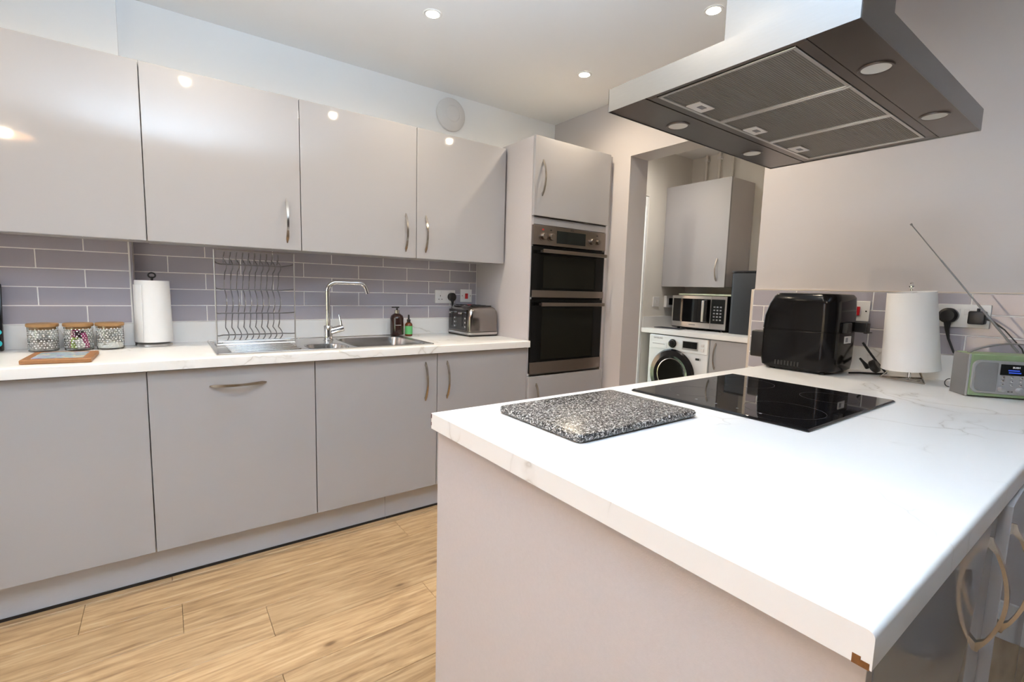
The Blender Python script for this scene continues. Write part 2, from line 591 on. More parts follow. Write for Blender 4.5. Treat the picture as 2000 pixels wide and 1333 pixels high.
def handle(parent, c, along, out, L=0.205, bulge=0.030, wid=0.011, th=0.0055, mt='nickel'):
    """bow handle with solid triangular feet"""
    c, A, O = Vector(c), Vector(along).normalized(), Vector(out).normalized()
    S = A.cross(O)
    n = 24
    rings = []
    for i in range(n + 1):
        t = -1 + 2 * i / n
        o1 = 0.0015 + bulge * (1 - abs(t) ** 2.0) + (0.002 if abs(t) > 0.98 else 0.0)
        inner = o1 - th if abs(t) < 0.80 else 0.0
        o1 = max(o1, 0.003)
        wd = wid * (0.85 + 0.45 * t * t) if abs(t) < 0.8 else wid * (1.14 - 0.75 * (abs(t) - 0.8) / 0.2)
        p = c + A * (t * L / 2)
        rings.append([p + O * inner - S * wd / 2, p + O * inner + S * wd / 2, p + O * o1 + S * wd / 2, p + O * o1 - S * wd / 2])
    g = G()
    g.loft(rings)
    return g.build('handle', mt, parent, label='satin nickel bow handle')


def copy_tree(o, parent=None):
    c = o.copy()
    COL.objects.link(c)
    c.parent = parent
    for ch in list(o.children):
        copy_tree(ch, c)
    return c


# ================================================================== THE SETTING
floor = struct(B('floor', 'floor_slab', None, XL - 0.2, 2.3, YN - 0.2, 0.2, -0.12, -0.009))
PW, PL = 0.188, 1.2
offs = {0: -0.475, 1: -0.184, 2: 0.07, 3: 0.62, 4: 0.058, 5: -0.55, 6: -0.2}
plank_me = None
k = -1
while True:
    y1 = -0.57 - PW * k
    y0 = y1 - PW
    if y0 < YN - 0.1:
        break
    st = offs.get(k, random.uniform(-0.6, 0.6))
    i0 = math.floor((XL - st) / PL)
    x = st + i0 * PL
    while x < 2.2:
        xa, xb = max(x, XL), min(x + PL, 2.215)
        if xb - xa > 0.05:
            if plank_me is None or abs((xb - xa) - PL) > 1e-6:
                g = G().box(-(xb - xa) / 2 + 0.0006, (xb - xa) / 2 - 0.0006, -PW / 2 + 0.0008, PW / 2 - 0.0008, -0.008, 0, bev=0.0012, seg=1)
                me = bpy.data.meshes.new('plank')
                g.bm.to_mesh(me)
                g.bm.free()
                me.materials.append(M['oak'])
                if abs((xb - xa) - PL) < 1e-6:
                    plank_me = me
            else:
                me = plank_me
            o = bpy.data.objects.new('plank', me)
            COL.objects.link(o)
            o.parent = floor
            o.location = Vector(((xa + xb) / 2, (y0 + y1) / 2, 0)) - floor.location
        x += PL
    k += 1

ceil = struct(B('ceiling', 'ceiling', None, XL - 0.2, 4.0, YN - 0.2, 0.2, H, H + 0.12))

# back wall (behind sink run) with boxed-out left part
g = G()
g.box(XL - 0.2, 2.22, 0.0, 0.2, -0.1, H - 0.0005)
g.box(XL - 0.2, -0.307, -0.045, 0.0, -0.1, H - 0.0005)
wall_back = struct(g.build('wall_back', 'wall_white', None))
# wall on the right with the opening to the utility room
g = G()
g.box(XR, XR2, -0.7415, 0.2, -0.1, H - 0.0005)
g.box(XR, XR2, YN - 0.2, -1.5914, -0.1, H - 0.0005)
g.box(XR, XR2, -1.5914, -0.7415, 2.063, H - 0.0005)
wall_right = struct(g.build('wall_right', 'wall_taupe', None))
struct(B('wall_front', 'wall_dimmed', None, XL - 0.2, XR2, YN - 0.2, YN, -0.1, H - 0.0005))  # unseen wall, coloured dark so the hood side and peninsula doors reflect dimness
# garden end: wide glazed opening
g = G()
WY0, WY1, WZ1 = -2.60, -1.50, 2.14
g.box(XL - 0.2, XL, YN, WY0, -0.1, H - 0.0005)
g.box(XL - 0.2, XL, WY1, 0.0, -0.1, H - 0.0005)
g.box(XL - 0.2, XL, WY0, WY1, WZ1, H - 0.0005)
struct(g.build('wall_left', 'wall_white', None))
win = struct(thing('window_1', 'white glazed garden door at the end of the room', 'window', (XL - 0.1, (WY0 + WY1) / 2, 0)))
g = G()
npan = 1
pwid = (WY1 - WY0) / npan
for i in range(npan):
    a, b = WY0 + i * pwid + 0.002, WY0 + (i + 1) * pwid - 0.002
    f = G()
    f.box(XL - 0.14, XL - 0.07, a, a + 0.07, 0.02, WZ1 - 0.003, bev=0.004)
    f.box(XL - 0.14, XL - 0.07, b - 0.07, b, 0.02, WZ1 - 0.003, bev=0.004)
    f.box(XL - 0.14, XL - 0.07, a + 0.07, b - 0.07, 0.02, 0.10, bev=0.004)
    f.box(XL - 0.14, XL - 0.07, a + 0.07, b - 0.07, WZ1 - 0.075, WZ1 - 0.003, bev=0.004)
    fo = f.build('door_frame', 'upvc', win)
    B('pane', 'pane', fo, XL - 0.108, XL - 0.102, a + 0.07, b - 0.07, 0.10, WZ1 - 0.075)

# utility room shell
UX, UY = 3.78, -0.13
struct(B('floor_utility', 'wall_taupe', None, 2.3, UX + 0.1, -2.9, 0.1, -0.12, -0.001))
struct(B('wall_utility_far', 'wall_cream', None, UX, UX + 0.15, -2.9, 0.1, 0.0, H - 0.001))
g = G()
DX0, DX1, DZ = 2.80, 3.195, 2.03
g.box(XR2, DX0, UY, UY + 0.15, 0.0, H - 0.001)
g.box(DX1, UX, UY, UY + 0.15, 0.0, H - 0.001)
g.box(DX0, DX1, UY, UY + 0.15, DZ, H - 0.001)
struct(g.build('wall_utility_left', 'wall_cream', None))
struct(B('wall_utility_right', 'wall_cream', None, XR2, UX, -2.9, -2.75, 0.0, H - 0.001))
dr = struct(thing('door_1', 'white glazed back door of the utility room', 'door', ((DX0 + DX1) / 2, UY + 0.05, 0)))
f = G()
for a, b, c, d in ((DX0 + .002, DX0 + .08, 0.01, DZ - .003), (DX1 - .03, DX1 - .002, 0.01, DZ - .003), (DX0 + .08, DX1 - .03, 0.01, 0.18), (DX0 + .08, DX1 - .03, DZ - .08, DZ - .003)):
    f.box(a, b, UY + 0.004, UY + 0.07, c, d, bev=0.004)
fo = f.build('door_frame', 'upvc', dr)
B('pane', 'pane', fo, DX0 + .08, DX1 - .03, UY + 0.034, UY + 0.04, 0.18, DZ - .08)

# ------------------------------------------------------------------ wall tiles
TH, GR = 0.075, 0.0042
tile_me = {}


def put_tile(parent, c, L, hgt, frame):
    key = (round(L, 4), round(hgt, 4), frame)
    if key not in tile_me:
        gg = G().box(-L / 2, L / 2, -0.009, 0.0, -hgt / 2, hgt / 2, bev=0.0012, seg=1)
        if frame == 'X':
            gg.xf(Matrix.Rotation(-PI / 2, 4, 'Z'))
        me = bpy.data.meshes.new('tile')
        gg.bm.to_mesh(me)
        gg.bm.free()
        me.materials.append(M['tile'])
        tile_me[key] = me
    o = bpy.data.objects.new('tile', tile_me[key])
    COL.objects.link(o)
    o.parent = parent
    o.location = Vector(c) - parent.location


def tile_rows(parent, rows, frame, plane):
    """rows: list of (z0, z1, lo, hi, first joint)"""
    for z0, z1, lo, hi, j in rows:
        jt = j
        while jt > lo:
            jt -= 0.303
        xs = []
        a = jt
        while a < hi:
            xs.append((max(a, lo), min(a + 0.303, hi)))
            a += 0.303
        for a, b in xs:
            if b - a < 0.006:
                continue
            L = b - a - GR
            m_ = (a + b) / 2
            cc = (m_, plane, (z0 + z1) / 2) if frame == 'Y' else (plane, m_, (z0 + z1) / 2)
            put_tile(parent, cc, L, z1 - z0 - 0.0012, frame)


ZR = [1.010 + i * 0.078 for i in range(6)]
rows = []
for i in range(5):
    z0, z1 = ZR[i] + 0.0015, ZR[i] + 0.0765
    rows.append((z0, min(z1, 1.392), -0.297, 1.551, -0.02 if i % 2 == 0 else -0.17))
tile_rows(wall_back, rows, 'Y', -0.001)
rows = []
for i in range(5):
    z0, z1 = ZR[i] + 0.0015, ZR[i] + 0.0765
    rows.append((z0, min(z1, 1.392), -1.2, -0.3115, -0.463 if i % 2 == 0 else -0.6145))
tile_rows(wall_back, rows, 'Y', -0.046)
G().box(-0.2985, 1.553, -0.0088, 0.0, 1.008, 1.395).build('grout', 'grout', wall_back)
G().box(-1.3, -0.3075, -0.0538, -0.045, 1.008, 1.395).build('grout', 'grout', wall_back)
G().box(-0.3115, -0.3072, -0.0558, -0.0525, 1.008, 1.395).build('edge_trim', 'grout', wall_back)
G().box(-0.3068, -0.2988, -0.0535, -0.0095, 1.008, 1.395).build('return_tile', 'tile', wall_back)
rows = []
for i, zt in enumerate((1.240, 1.162, 1.084, 1.006, 0.928)):
    hi = -1.590
    lo = -3.2 if i < 3 else -1.806
    rows.append((zt - 0.0765, zt - 0.0015, lo, hi, (-2.095, -1.95, -2.091, -1.66, -1.80)[i]))
tile_rows(wall_right, rows, 'X', 2.219)
G().box(2.2112, 2.2205, -3.2, -1.590, 1.006, 1.2395).build('grout', 'grout', wall_right)
G().box(2.2112, 2.2205, -1.806, -1.590, 0.70, 1.006).build('grout', 'grout', wall_right)
struct(G().box(2.2095, 2.2195, -1.5905, -1.579, 0.70, 1.242, bev=0.002).build('trim_1', 'trim', None))
struct(G().box(2.2095, 2.2195, -3.2, -1.591, 1.2405, 1.2445).build('trim_2', 'trim', None))

# ------------------------------------------------------------------ outside the garden doors
struct(B('garden_lawn', 'grass', None, -40, XL - 0.2, -25, 25, -0.3, -0.12))
struct(B('patio_paving', 'paving', None, -7.5, XL - 0.2, -12, 12, -0.12, -0.1))
fe = thing('garden_fence', 'long wooden garden fence beyond the lawn, seen in reflections', 'fence', (-12, -2, -0.12))
for i in range(36):
    B('board', 'fence_wood', fe, -12.03, -12.0, -14 + i * 0.68, -14 + i * 0.68 + 0.66, -0.12, 1.65)


def house(label, x, y, wdt, hgt, mt):
    t = thing('brick_house', label, 'house', (x, y, -0.12), group='houses beyond the garden')
    B('wall', mt, t, x - 3, x + 3, y - wdt / 2, y + wdt / 2, -0.12, hgt)
    gg = G()
    gg.prism([(x + 3.3, hgt), (x, hgt + 2.6), (x - 3.3, hgt)], 'y', y - wdt / 2 - 0.2, y + wdt / 2 + 0.2)
    gg.build('roof', 'roof_tile', t)
    for wy in (-0.28, 0.28):
        for wz in (1.0, 3.4):
            fr = B('window', 'upvc', t, x + 3.0, x + 3.06, y + wy * wdt - 0.6, y + wy * wdt + 0.6, wz, wz + 1.2)
            B('pane', 'black_glass', fr, x + 3.055, x + 3.075, y + wy * wdt - 0.5, y + wy * wdt + 0.5, wz + 0.1, wz + 1.1)


house('red brick house with orange tiled roof, left of the two beyond the fence', -21, 3.5, 8.5, 5.0, 'house_brick')
house('red brick house with orange tiled roof, right of the two beyond the fence', -23, -7.5, 9.0, 5.0, 'house_brick')
house('red brick house with orange roof seen through the utility back door', 4.5, 16.5, 8.0, 4.6, 'house_brick')
house('brick bungalow with orange roof left of the house behind the utility', -13.5, 15.2, 9.0, 3.4, 'house_brick')
struct(B('back_lawn', 'grass', None, -30, 14, 0.3, 25, -0.32, -0.125))
fe2 = thing('garden_fence', 'pale wooden fence behind the utility room, seen through the back door', 'fence', (2, 5.5, -0.12))
for i in range(20):
    B('board', 'fence_wood', fe2, -8 + i * 0.9, -8 + i * 0.9 + 0.88, 5.5, 5.53, -0.12, 1.0)
for i, (hx, hy, s) in enumerate(((-10.9, 2.6, 1.1), (-10.7, -5.6, 1.3), (1.6, 3.2, 0.5), (-2.2, 3.8, 0.72))):
    gg = G()
    b2 = bmesh.new()
    bmesh.ops.create_icosphere(b2, subdivisions=3, radius=1.0)
    for v in b2.verts:
        v.co *= 1 + 0.22 * math.sin(v.co.x * 9 + i) * math.sin(v.co.y * 8) * math.cos(v.co.z * 7)
    b2.transform(Matrix.Translation((hx, hy, s * 0.75 - 0.1)) @ Matrix.Diagonal((s * 0.7, s, s * 0.85, 1)))
    gg._join(b2)
    t = thing('garden_shrub', ('round green shrub by the fence, nearer the kitchen wall side', 'larger round green shrub by the garden fence', 'pale green shrub outside the utility back door', 'broad green shrub behind the utility, nearer the garden')[i], 'shrub', (hx, hy, -0.12))
    gg.build('foliage', 'leaf', t)
    G().lathe([(0.06, -0.12), (0.05, 0.5)], (hx, hy, 0), n=10).build('stem', 'fence_wood', t)

# ================================================================== SINK RUN
YF = -0.60


def base_unit(name, x0, x1, label, hpos, pen=None):
    t = thing(name, label, 'cabinet', ((x0 + x1) / 2, -0.3, 0.15), group='base units under the sink worktop')
    ybk = -0.056 if x0 < -0.2 else -0.02
    if 'sink' in label:
        B('body', 'carcass', t, x0 + 0.0005, x1 - 0.0005, -0.578, ybk, 0.151, 0.70)
    else:
        B('body', 'carcass', t, x0 + 0.0005, x1 - 0.0005, -0.578, ybk, 0.151, 0.869)
    d = B('door', 'gloss', t, x0 + 0.0018, x1 - 0.0018, YF, -0.5795, 0.150, 0.864, bev=0.0015)
    if hpos == 'R':
        handle(d, (x1 - 0.068, YF, 0.722), (0, 0, 1), (0, -1, 0))
    elif hpos == 'L':
        handle(d, (x0 + 0.058, YF, 0.720), (0, 0, 1), (0, -1, 0))
    elif hpos == 'T':
        handle(d, ((x0 + x1) / 2, YF, 0.790), (1, 0, 0), (0, -1, 0))
    return t


A0, A1, A2, A3 = -0.256, 0.344, 0.955, 1.5525
base_unit('base_cabinet', -0.856, A0, 'grey gloss base cabinet at the far left under the glass jars', 'L')
base_unit('base_cabinet', -1.456, -0.857, 'grey gloss base cabinet mostly out of frame at the left end', 'R')
base_unit('dishwasher', A0, A1, 'grey door of the built-in dishwasher with a horizontal bow handle', 'T')
base_unit('base_cabinet', A1, A2, 'grey gloss base cabinet under the sink with its handle at the right', 'R')
base_unit('base_cabinet', A2, A3, 'grey gloss base cabinet beside the oven tower with its handle at the left', 'L')
for a, b, lb in ((-1.456, 0.693, 'long grey plinth board under the left base cabinets'), (0.695, 2.19, 'grey plinth board from the sink cabinet to the oven tower')):
    pl = thing('plinth', lb, 'plinth', ((a + b) / 2, -0.53, 0))
    B('board', 'plinth', pl, a, b, -0.534, -0.518, 0.006, 0.149)
    B('seal_strip', 'black_plastic', pl, a, b, -0.5385, -0.5345, 0.0005, 0.011)

# worktop of the run with a hole for the sink
g = G()
ys = [(-0.625 + 0.004 * (1 - math.cos(a)), WT - 0.004 + 0.004 * math.sin(a)) for a in [0, PI / 8, PI / 4, 3 * PI / 8, PI / 2]]
g.prism([(-0.555, WB), (-0.625, WB)] + ys + [(-0.555, WT)], 'x', -1.46, 1.5525)
g.box(-1.46, -0.298, -0.555, -0.056, WB, WT)
g.box(-0.298, -0.012, -0.555, -0.0095, WB, WT)
g.box(0.936, 1.5525, -0.555, -0.0095, WB, WT)
g.box(-0.012, 0.936, -0.065, -0.0095, WB, WT)
wt = g.build('worktop', 'marble', None, label='long white marble-effect worktop with the inset sink', category='worktop')
# the front lip that laps past the tower
us = thing('upstand', 'low white marble-effect upstand behind the sink worktop', 'upstand', (0.6, -0.01, WT))
B('strip', 'marble', us, -0.2975, 1.5525, -0.0215, -0.0095, WT + 0.0005, 1.0075, bev=0.001)
B('strip', 'marble', us, -1.46, -0.3045, -0.0675, -0.0555, WT + 0.0005, 1.0075, bev=0.001)

# ------------------------------------------------------------------ sink
sk = thing('kitchen_sink', 'stainless steel one and a half bowl sink with a ribbed drainer', 'sink', (0.46, -0.31, WT))
SX0, SX1, SY0, SY1 = -0.027, 0.951, -0.566, -0.048
ZK = WT + 0.004
hb = (0.350, 0.520, -0.535, -0.365)
mb = (0.560, 0.918, -0.535, -0.150)
g = G()
xs = [SX0, hb[0], hb[1], mb[0], mb[1], SX1]
g.box(SX0, hb[0], SY0, SY1, WT + 0.0005, ZK)
g.box(hb[0], hb[1], SY0, hb[2], WT + 0.0005, ZK)
g.box(hb[0], hb[1], hb[3], SY1, WT + 0.0005, ZK)
g.box(hb[1], mb[0], SY0, SY1, WT + 0.0005, ZK)
g.box(mb[0], mb[1], SY0, mb[2], WT + 0.0005, ZK)
g.box(mb[0], mb[1], mb[3], SY1, WT + 0.0005, ZK)
g.box(mb[1], SX1, SY0, SY1, WT + 0.0005, ZK)
g.build('deck', 'sink_steel', sk)
g = G()
g.box(SX0, SX1, SY0, SY0 + 0.008, ZK, ZK + 0.003, bev=0.001)
g.box(SX0, SX1, SY1 - 0.008, SY1, ZK, ZK + 0.003, bev=0.001)
g.box(SX0, SX0 + 0.008, SY0, SY1, ZK, ZK + 0.003, bev=0.001)
g.box(SX1 - 0.008, SX1, SY0, SY1, ZK, ZK + 0.003, bev=0.001)
g.build('rim', 'sink_steel', sk)
for i in range(9):
    y = -0.50 + i * 0.047
    G().box(0.03, 0.31, y - 0.006, y + 0.006, ZK, ZK + 0.0035, bev=0.0015).build('drainer_rib', 'sink_steel', sk)
for nm, (a, b, c, d), dep, r in (('half_bowl', hb, 0.12, 0.045), ('main_bowl', mb, 0.165, 0.06)):
    g = G()
    rings = [rrect(a - 0.006, b + 0.006, c - 0.006, d + 0.006, r, ZK + 0.0012)]
    rings.append(rrect(a + 0.002, b - 0.002, c + 0.002, d - 0.002, r, ZK - 0.001))
    for q in (0.15, 0.5, 0.85):
        e = 0.004 + 0.010 * q
        rings.append(rrect(a + e, b - e, c + e, d - e, r, ZK - dep * q))
    rings.append(rrect(a + 0.03, b - 0.03, c + 0.03, d - 0.03, r * 0.7, ZK - dep))
    g.loft(rings, False, True)
    bo = g.build(nm, 'sink_steel', sk, ang=50)
    mxs, mys = (a + b) / 2, (c + d) / 2
    G().lathe([(0.034, ZK - dep + 0.0005), (0.034, ZK - dep + 0.004), (0.026, ZK - dep + 0.002)], (mxs, mys, 0), n=24).build('waste', 'chrome', bo)

# ------------------------------------------------------------------ tap
tp = thing('mixer_tap', 'tall chrome swan neck mixer tap behind the half bowl', 'tap', (0.513, -0.19, ZK))
tx, ty = 0.513, -0.19
g = G()
g.lathe([(0.027, ZK + 0.0002), (0.027, ZK + 0.004), (0.0225, ZK + 0.006), (0.0225, 0.985), (0.020, 0.989), (0.0135, 0.990)], (tx, ty, 0), n=32)
g.build('body', 'chrome', tp)
pts = [(tx, ty, 0.985), (tx, ty, 1.10), (tx, ty, 1.175)]
dxv, dyv = 0.985, -0.17
R1 = 0.045
for i in range(1, 9):
    a = PI / 2 * i / 8
    q = R1 * (1 - math.cos(a))
    pts.append((tx + q * dxv, ty + q * dyv, 1.175 + R1 * math.sin(a)))
for q in (0.07, 0.10, 0.13, 0.155):
    pts.append((tx + q * dxv, ty + q * dyv, 1.220))
for i in range(1, 8):
    a = math.radians(72) * i / 7
    q = 0.155 + 0.045 * math.sin(a)
    pts.append((tx + q * dxv, ty + q * dyv, 1.220 - 0.045 * (1 - math.cos(a))))
lastq = 0.155 + 0.045 * math.sin(math.radians(72))
pts.append((tx + (lastq + 0.008) * dxv, ty + (lastq + 0.008) * dyv, 1.220 - 0.045 * (1 - math.cos(math.radians(72))) - 0.026))
G().tube(pts, 0.0125, 16).build('spout', 'chrome', tp)
g = G()
d = Vector((0.93, -0.22, 0.28)).normalized()
s0 = Vector((tx, ty, 0.955))
g.tube([s0 + d * 0.015, s0 + d * 0.045, s0 + d * 0.0455, s0 + d * 0.048, s0 + d * 0.0485, s0 + d * 0.080, s0 + d * 0.082], [0.0185, 0.0185, 0.0165, 0.0165, 0.0185, 0.0185, 0.015], 24)
g.build('valve', 'chrome', tp)
e = s0 + d * 0.068
G().tube([e + Vector((0, 0, 0.010)), e + Vector((0.0, 0, 0.03)), e + Vector((-0.010, 0, 0.075))], [0.007, 0.0055, 0.0035], 10).build('lever', 'chrome', tp)

# ------------------------------------------------------------------ dish rack
dk = thing('dish_rack', 'tall chrome wire plate rack standing on the drainer', 'rack', (0.165, -0.26, ZK))
YK, YB = -0.270, -0.150
X0, X1 = -0.002, 0.333
zb = ZK + 0.006
for x in (X0, X1):
    G().tube([(x, YK, zb), (x, YK, 1.02), (x, YK, 1.20), (x, YK, 1.352)], 0.0032, 8).build('upright', 'steel', dk)
G().tube([(X0, YK, zb), (X1, YK, zb)], 0.003, 8).build('base_rail', 'steel', dk)
G().tube([(X0, YB, zb), (X1, YB, zb)], 0.003, 8).build('base_rail', 'steel', dk)
for x in (X0, X1):
    G().tube([(x, YK, zb), (x, YB, zb)], 0.003, 8).build('foot_rail', 'steel', dk)
G().tube([(X0, YK, 1.352), (X1, YK, 1.352)], 0.0028, 8).build('top_rail', 'wire', dk)
for z in (1.295, 1.175, 1.060, 0.955):
    p = [(X0, YK, z + 0.006), (X0 + 0.012, YK + 0.05, z - 0.001), (X0 + 0.035, YB, z - 0.004), (X0 + 0.05, YB, z - 0.004), (X1 - 0.05, YB, z - 0.004), (X1 - 0.035, YB, z - 0.004), (X1 - 0.012, YK + 0.05, z + 0.001), (X1, YK, z + 0.006)]
    G().tube(p, 0.0026, 6).build('tier_bar', 'wire', dk)
for i in range(10):
    x = 0.050 + i * 0.0262
    for z0, z1, sg in ((0.922, 0.985, 1), (0.985, 1.055, -1), (1.06, 1.17, 0.25), (1.175, 1.255, -1), (1.255, 1.32, 1), (1.30, 1.35, -1)):
        p = [(x + sg * 0.006 * math.sin(PI * q / 6) + 0.006 * (q / 6 - 0.5) * (-sg), YB + 0.03 - 0.055 * math.sin(PI * q / 6), z0 + (z1 - z0) * q / 6) for q in range(7)]
        G().tube(p, 0.0024, 5).build('plate_wire', 'wire', dk)

# ------------------------------------------------------------------ wall cabinets
YU = -0.35


def wall_unit(x0, x1, label, hpos):
    t = thing('wall_cabinet', label, 'cabinet', ((x0 + x1) / 2, -0.17, 1.366), group='wall cabinets above the sink run')
    yb = -0.062 if x0 < -0.25 else -0.012
    B('body', 'carcass', t, x0 + 0.0005, x1 - 0.0005, -0.3285, yb, 1.398, 2.062)
    B('bottom_panel', 'oak_frame' if False else 'carcass', t, x0 + 0.0005, x1 - 0.0005, -0.3285, yb, 1.374, 1.397)
    d = B('door', 'gloss', t, x0 + 0.0016, x1 - 0.0016, YU, -0.330, 1.366, 2.0625, bev=0.0015)
    if hpos == 'R':
        handle(d, (x1 - 0.063, YU, 1.500), (0, 0, 1), (0, -1, 0))
    elif hpos == 'L':
        handle(d, (x0 + 0.055, YU, 1.502), (0, 0, 1), (0, -1, 0))
    return t


wall_unit(-0.8336, -0.237, 'grey gloss wall cabinet at the far left above the glass jars', 'L')
wall_unit(-1.434, -0.8345, 'grey gloss wall cabinet out of frame at the left end', 'R')
wall_unit(-0.237, 0.3532, 'grey gloss wall cabinet above the kitchen roll and wire rack', 'R')
wall_unit(0.3532, 0.9475, 'grey gloss wall cabinet above the tap, handle at its right edge', 'R')
wall_unit(0.9475, 1.5385, 'grey gloss wall cabinet next to the oven tower, under the round alarm', 'L')

# ------------------------------------------------------------------ oven tower
TX0, TX1 = 1.5535, 2.176
tw = thing('oven_tower', 'tall pale grey housing holding the double oven', 'cabinet', ((TX0 + TX1) / 2, -0.3, 0.15))
B('side_panel', 'panel', tw, TX0, TX0 + 0.018, -0.598, -0.002, 0.150, 2.086)
B('side_panel', 'panel', tw, TX1 + 0.001, TX1 + 0.019, -0.598, -0.002, 0.150, 2.086)
B('shelf_panel', 'carcass', tw, TX0 + 0.018, TX1 + 0.001, -0.577, -0.02, 1.592, 1.640)
B('shelf_panel', 'carcass', tw, TX0 + 0.018, TX1 + 0.001, -0.577, -0.02, 0.690, 0.704)
B('top_panel', 'carcass', tw, TX0 + 0.018, TX1 + 0.001, -0.577, -0.02, 2.066, 2.085)
B('back_panel', 'carcass', tw, TX0 + 0.018, TX1 + 0.001, -0.03, -0.02, 0.150, 2.066)
B('filler_strip', 'gloss', tw, TX0 + 0.0185, TX1, -0.598, -0.578, 1.594, 1.634, bev=0.001)
B('filler_strip', 'carcass', tw, TX1 + 0.020, XR - 0.001, -0.592, -0.572, 0.150, 2.086)
d = B('door', 'gloss', tw, TX0 + 0.0005, TX1 - 0.001, -0.619, -0.599, 1.640, 2.086, bev=0.0015)
handle(d, (1.611, -0.619, 1.856), (0, 0, 1), (0, -1, 0))
d = B('door', 'gloss', tw, TX0 + 0.0005, TX1 - 0.001, -0.619, -0.599, 0.152, 0.688, bev=0.0015)
handle(d, (1.612, -0.619, 0.545), (0, 0, 1), (0, -1, 0))

ov = thing('double_oven', 'built-in stainless steel double oven with black glass doors', 'oven', (1.86, -0.3, 0.705))
OX0, OX1 = 1.559, 2.160
B('body', 'black_matt', ov, TX0 + 0.022, TX1 - 0.004, -0.578, -0.05, 0.706, 1.590)
cp = B('control_panel', 'oven_steel', ov, OX0, OX1, -0.618, -0.5785, 1.474, 1.588, bev=0.0015)
B('display', 'screen', cp, 1.737, 1.975, -0.6205, -0.6175, 1.492, 1.566)
for kx, rr in ((1.628, 0.021), (1.689, 0.021), (2.027, 0.021), (2.080, 0.017)):
    G().lathe([(rr * 1.25, -0.6185), (rr * 1.25, -0.6205), (rr, -0.621), (rr * 0.92, -0.640), (rr * 0.8, -0.642)], (kx, 0, 1.524), 'y', 24).build('knob', 'oven_steel', cp)
for kx in (1.628, 1.689, 2.080):
    B('symbol', 'ink_dark' if kx != 1.628 else 'red', cp, kx - 0.006, kx + 0.006, -0.6189, -0.6179, 1.560, 1.568)
text('logo', 'AEG', 0.016, (1.86, -0.6184, 1.577), FY, 'ink_dark', cp)
for z0, z1, bz, nm in ((1.166, 1.466, 1.210, 'u'), (0.706, 1.154, 0.777, 'l')):
    dd = B('oven_door', 'oven_glass', ov, OX0 + 0.002, OX1 - 0.002, -0.612, -0.5785, z0, z1, bev=0.001)
    B('window', 'oven_window', dd, OX0 + 0.085, OX1 - 0.085, -0.6130, -0.6118, bz + 0.012, z1 - 0.055)
    B('trim_panel', 'oven_steel', dd, OX0, OX1, -0.619, -0.6122, z0, bz - 0.002, bev=0.001)
    hz = z1 - 0.028
    gg = G().box(OX0 + 0.045, OX1 - 0.026, -0.662, -0.648, hz - 0.012, hz + 0.010, bev=0.003)
    gg.box(OX0 + 0.06, OX0 + 0.08, -0.649, -0.6118, hz - 0.008, hz + 0.006)
    gg.box(OX1 - 0.06, OX1 - 0.04, -0.649, -0.6118, hz - 0.008, hz + 0.006)
    gg.build('handle', 'oven_steel', dd)

# ------------------------------------------------------------------ round alarm / vent on the wall
al = thing('smoke_alarm', 'round white alarm on the wall above the last wall cabinet', 'alarm', (1.336, 0, 2.305))
G().lathe([(0.098, -0.0005), (0.102, -0.006), (0.100, -0.018), (0.088, -0.030), (0.052, -0.038)], (1.336, 0, 2.305), 'y', 48).build('body', 'offwhite_plastic', al)
G().lathe([(0.050, -0.0385), (0.046, -0.042), (0.040, -0.043)], (1.336, 0, 2.305), 'y', 40).build('cap', 'offwhite_plastic', al)


# ------------------------------------------------------------------ electrical plates
def plate_Y(t, x, z, wd, hg=0.086):
    y = -0.0095
    B('plate', 'white_plastic', t, x - wd / 2, x + wd / 2, y - 0.009, y - 0.0006, z - hg / 2, z + hg / 2, bev=0.002)
    return y - 0.009


def socket_holes(t, pos, mk):
    for q in pos:
        mk(q)


so = thing('double_socket', 'white double socket on the grey tiles above the toaster', 'socket', (1.308, -0.01, 1.149))
yf = plate_Y(so, 1.308, 1.149, 0.148)
for cx in (1.272, 1.345):
    for dx, dz, w_, h_ in ((0, 0.012, 0.004, 0.009), (-0.011, -0.010, 0.008, 0.004), (0.011, -0.010, 0.008, 0.004)):
        B('slot', 'ink_dark', so, cx + dx - w_ / 2, cx + dx + w_ / 2, yf - 0.0005, yf + 0.001, 1.142 + dz - h_ / 2, 1.142 + dz + h_ / 2)
    B('rocker', 'white_plastic', so, cx - 0.007 + 0.012, cx + 0.007 + 0.012, yf - 0.003, yf + 0.001, 1.168, 1.184, bev=0.001)
pg = thing('plug', 'black plug in the double socket with its lead behind the toaster', 'plug', (1.347, yf, 1.14))
G().lathe([(0.027, yf - 0.001), (0.027, yf - 0.024), (0.020, yf - 0.030)], (1.351, 0, 1.148), 'y', 24).build('body', 'black_plastic', pg)
G().tube([(1.351, yf - 0.018, 1.128), (1.351, yf - 0.02, 1.105), (1.351, -0.035, 1.09), (1.352, -0.03, 1.06), (1.355, -0.025, 0.99), (1.37, -0.025, 0.93)], [0.011, 0.007, 0.004, 0.0035, 0.0035, 0.0035], 8).build('lead', 'rubber', pg)
sw = thing('cooker_switch', 'white switch plate with a red rocker right of the sink socket', 'switch', (1.467, -0.01, 1.157))
yf = plate_Y(sw, 1.467, 1.157, 0.088)
B('rocker', 'red', sw, 1.458, 1.478, yf - 0.006, yf + 0.001, 1.137, 1.173, bev=0.002)
for x in (1.436, 1.499):
    G().lathe([(0.0035, yf + 0.0005), (0.003, yf - 0.0012)], (x, 0, 1.157), 'y', 12).build('screw', 'nickel', sw)

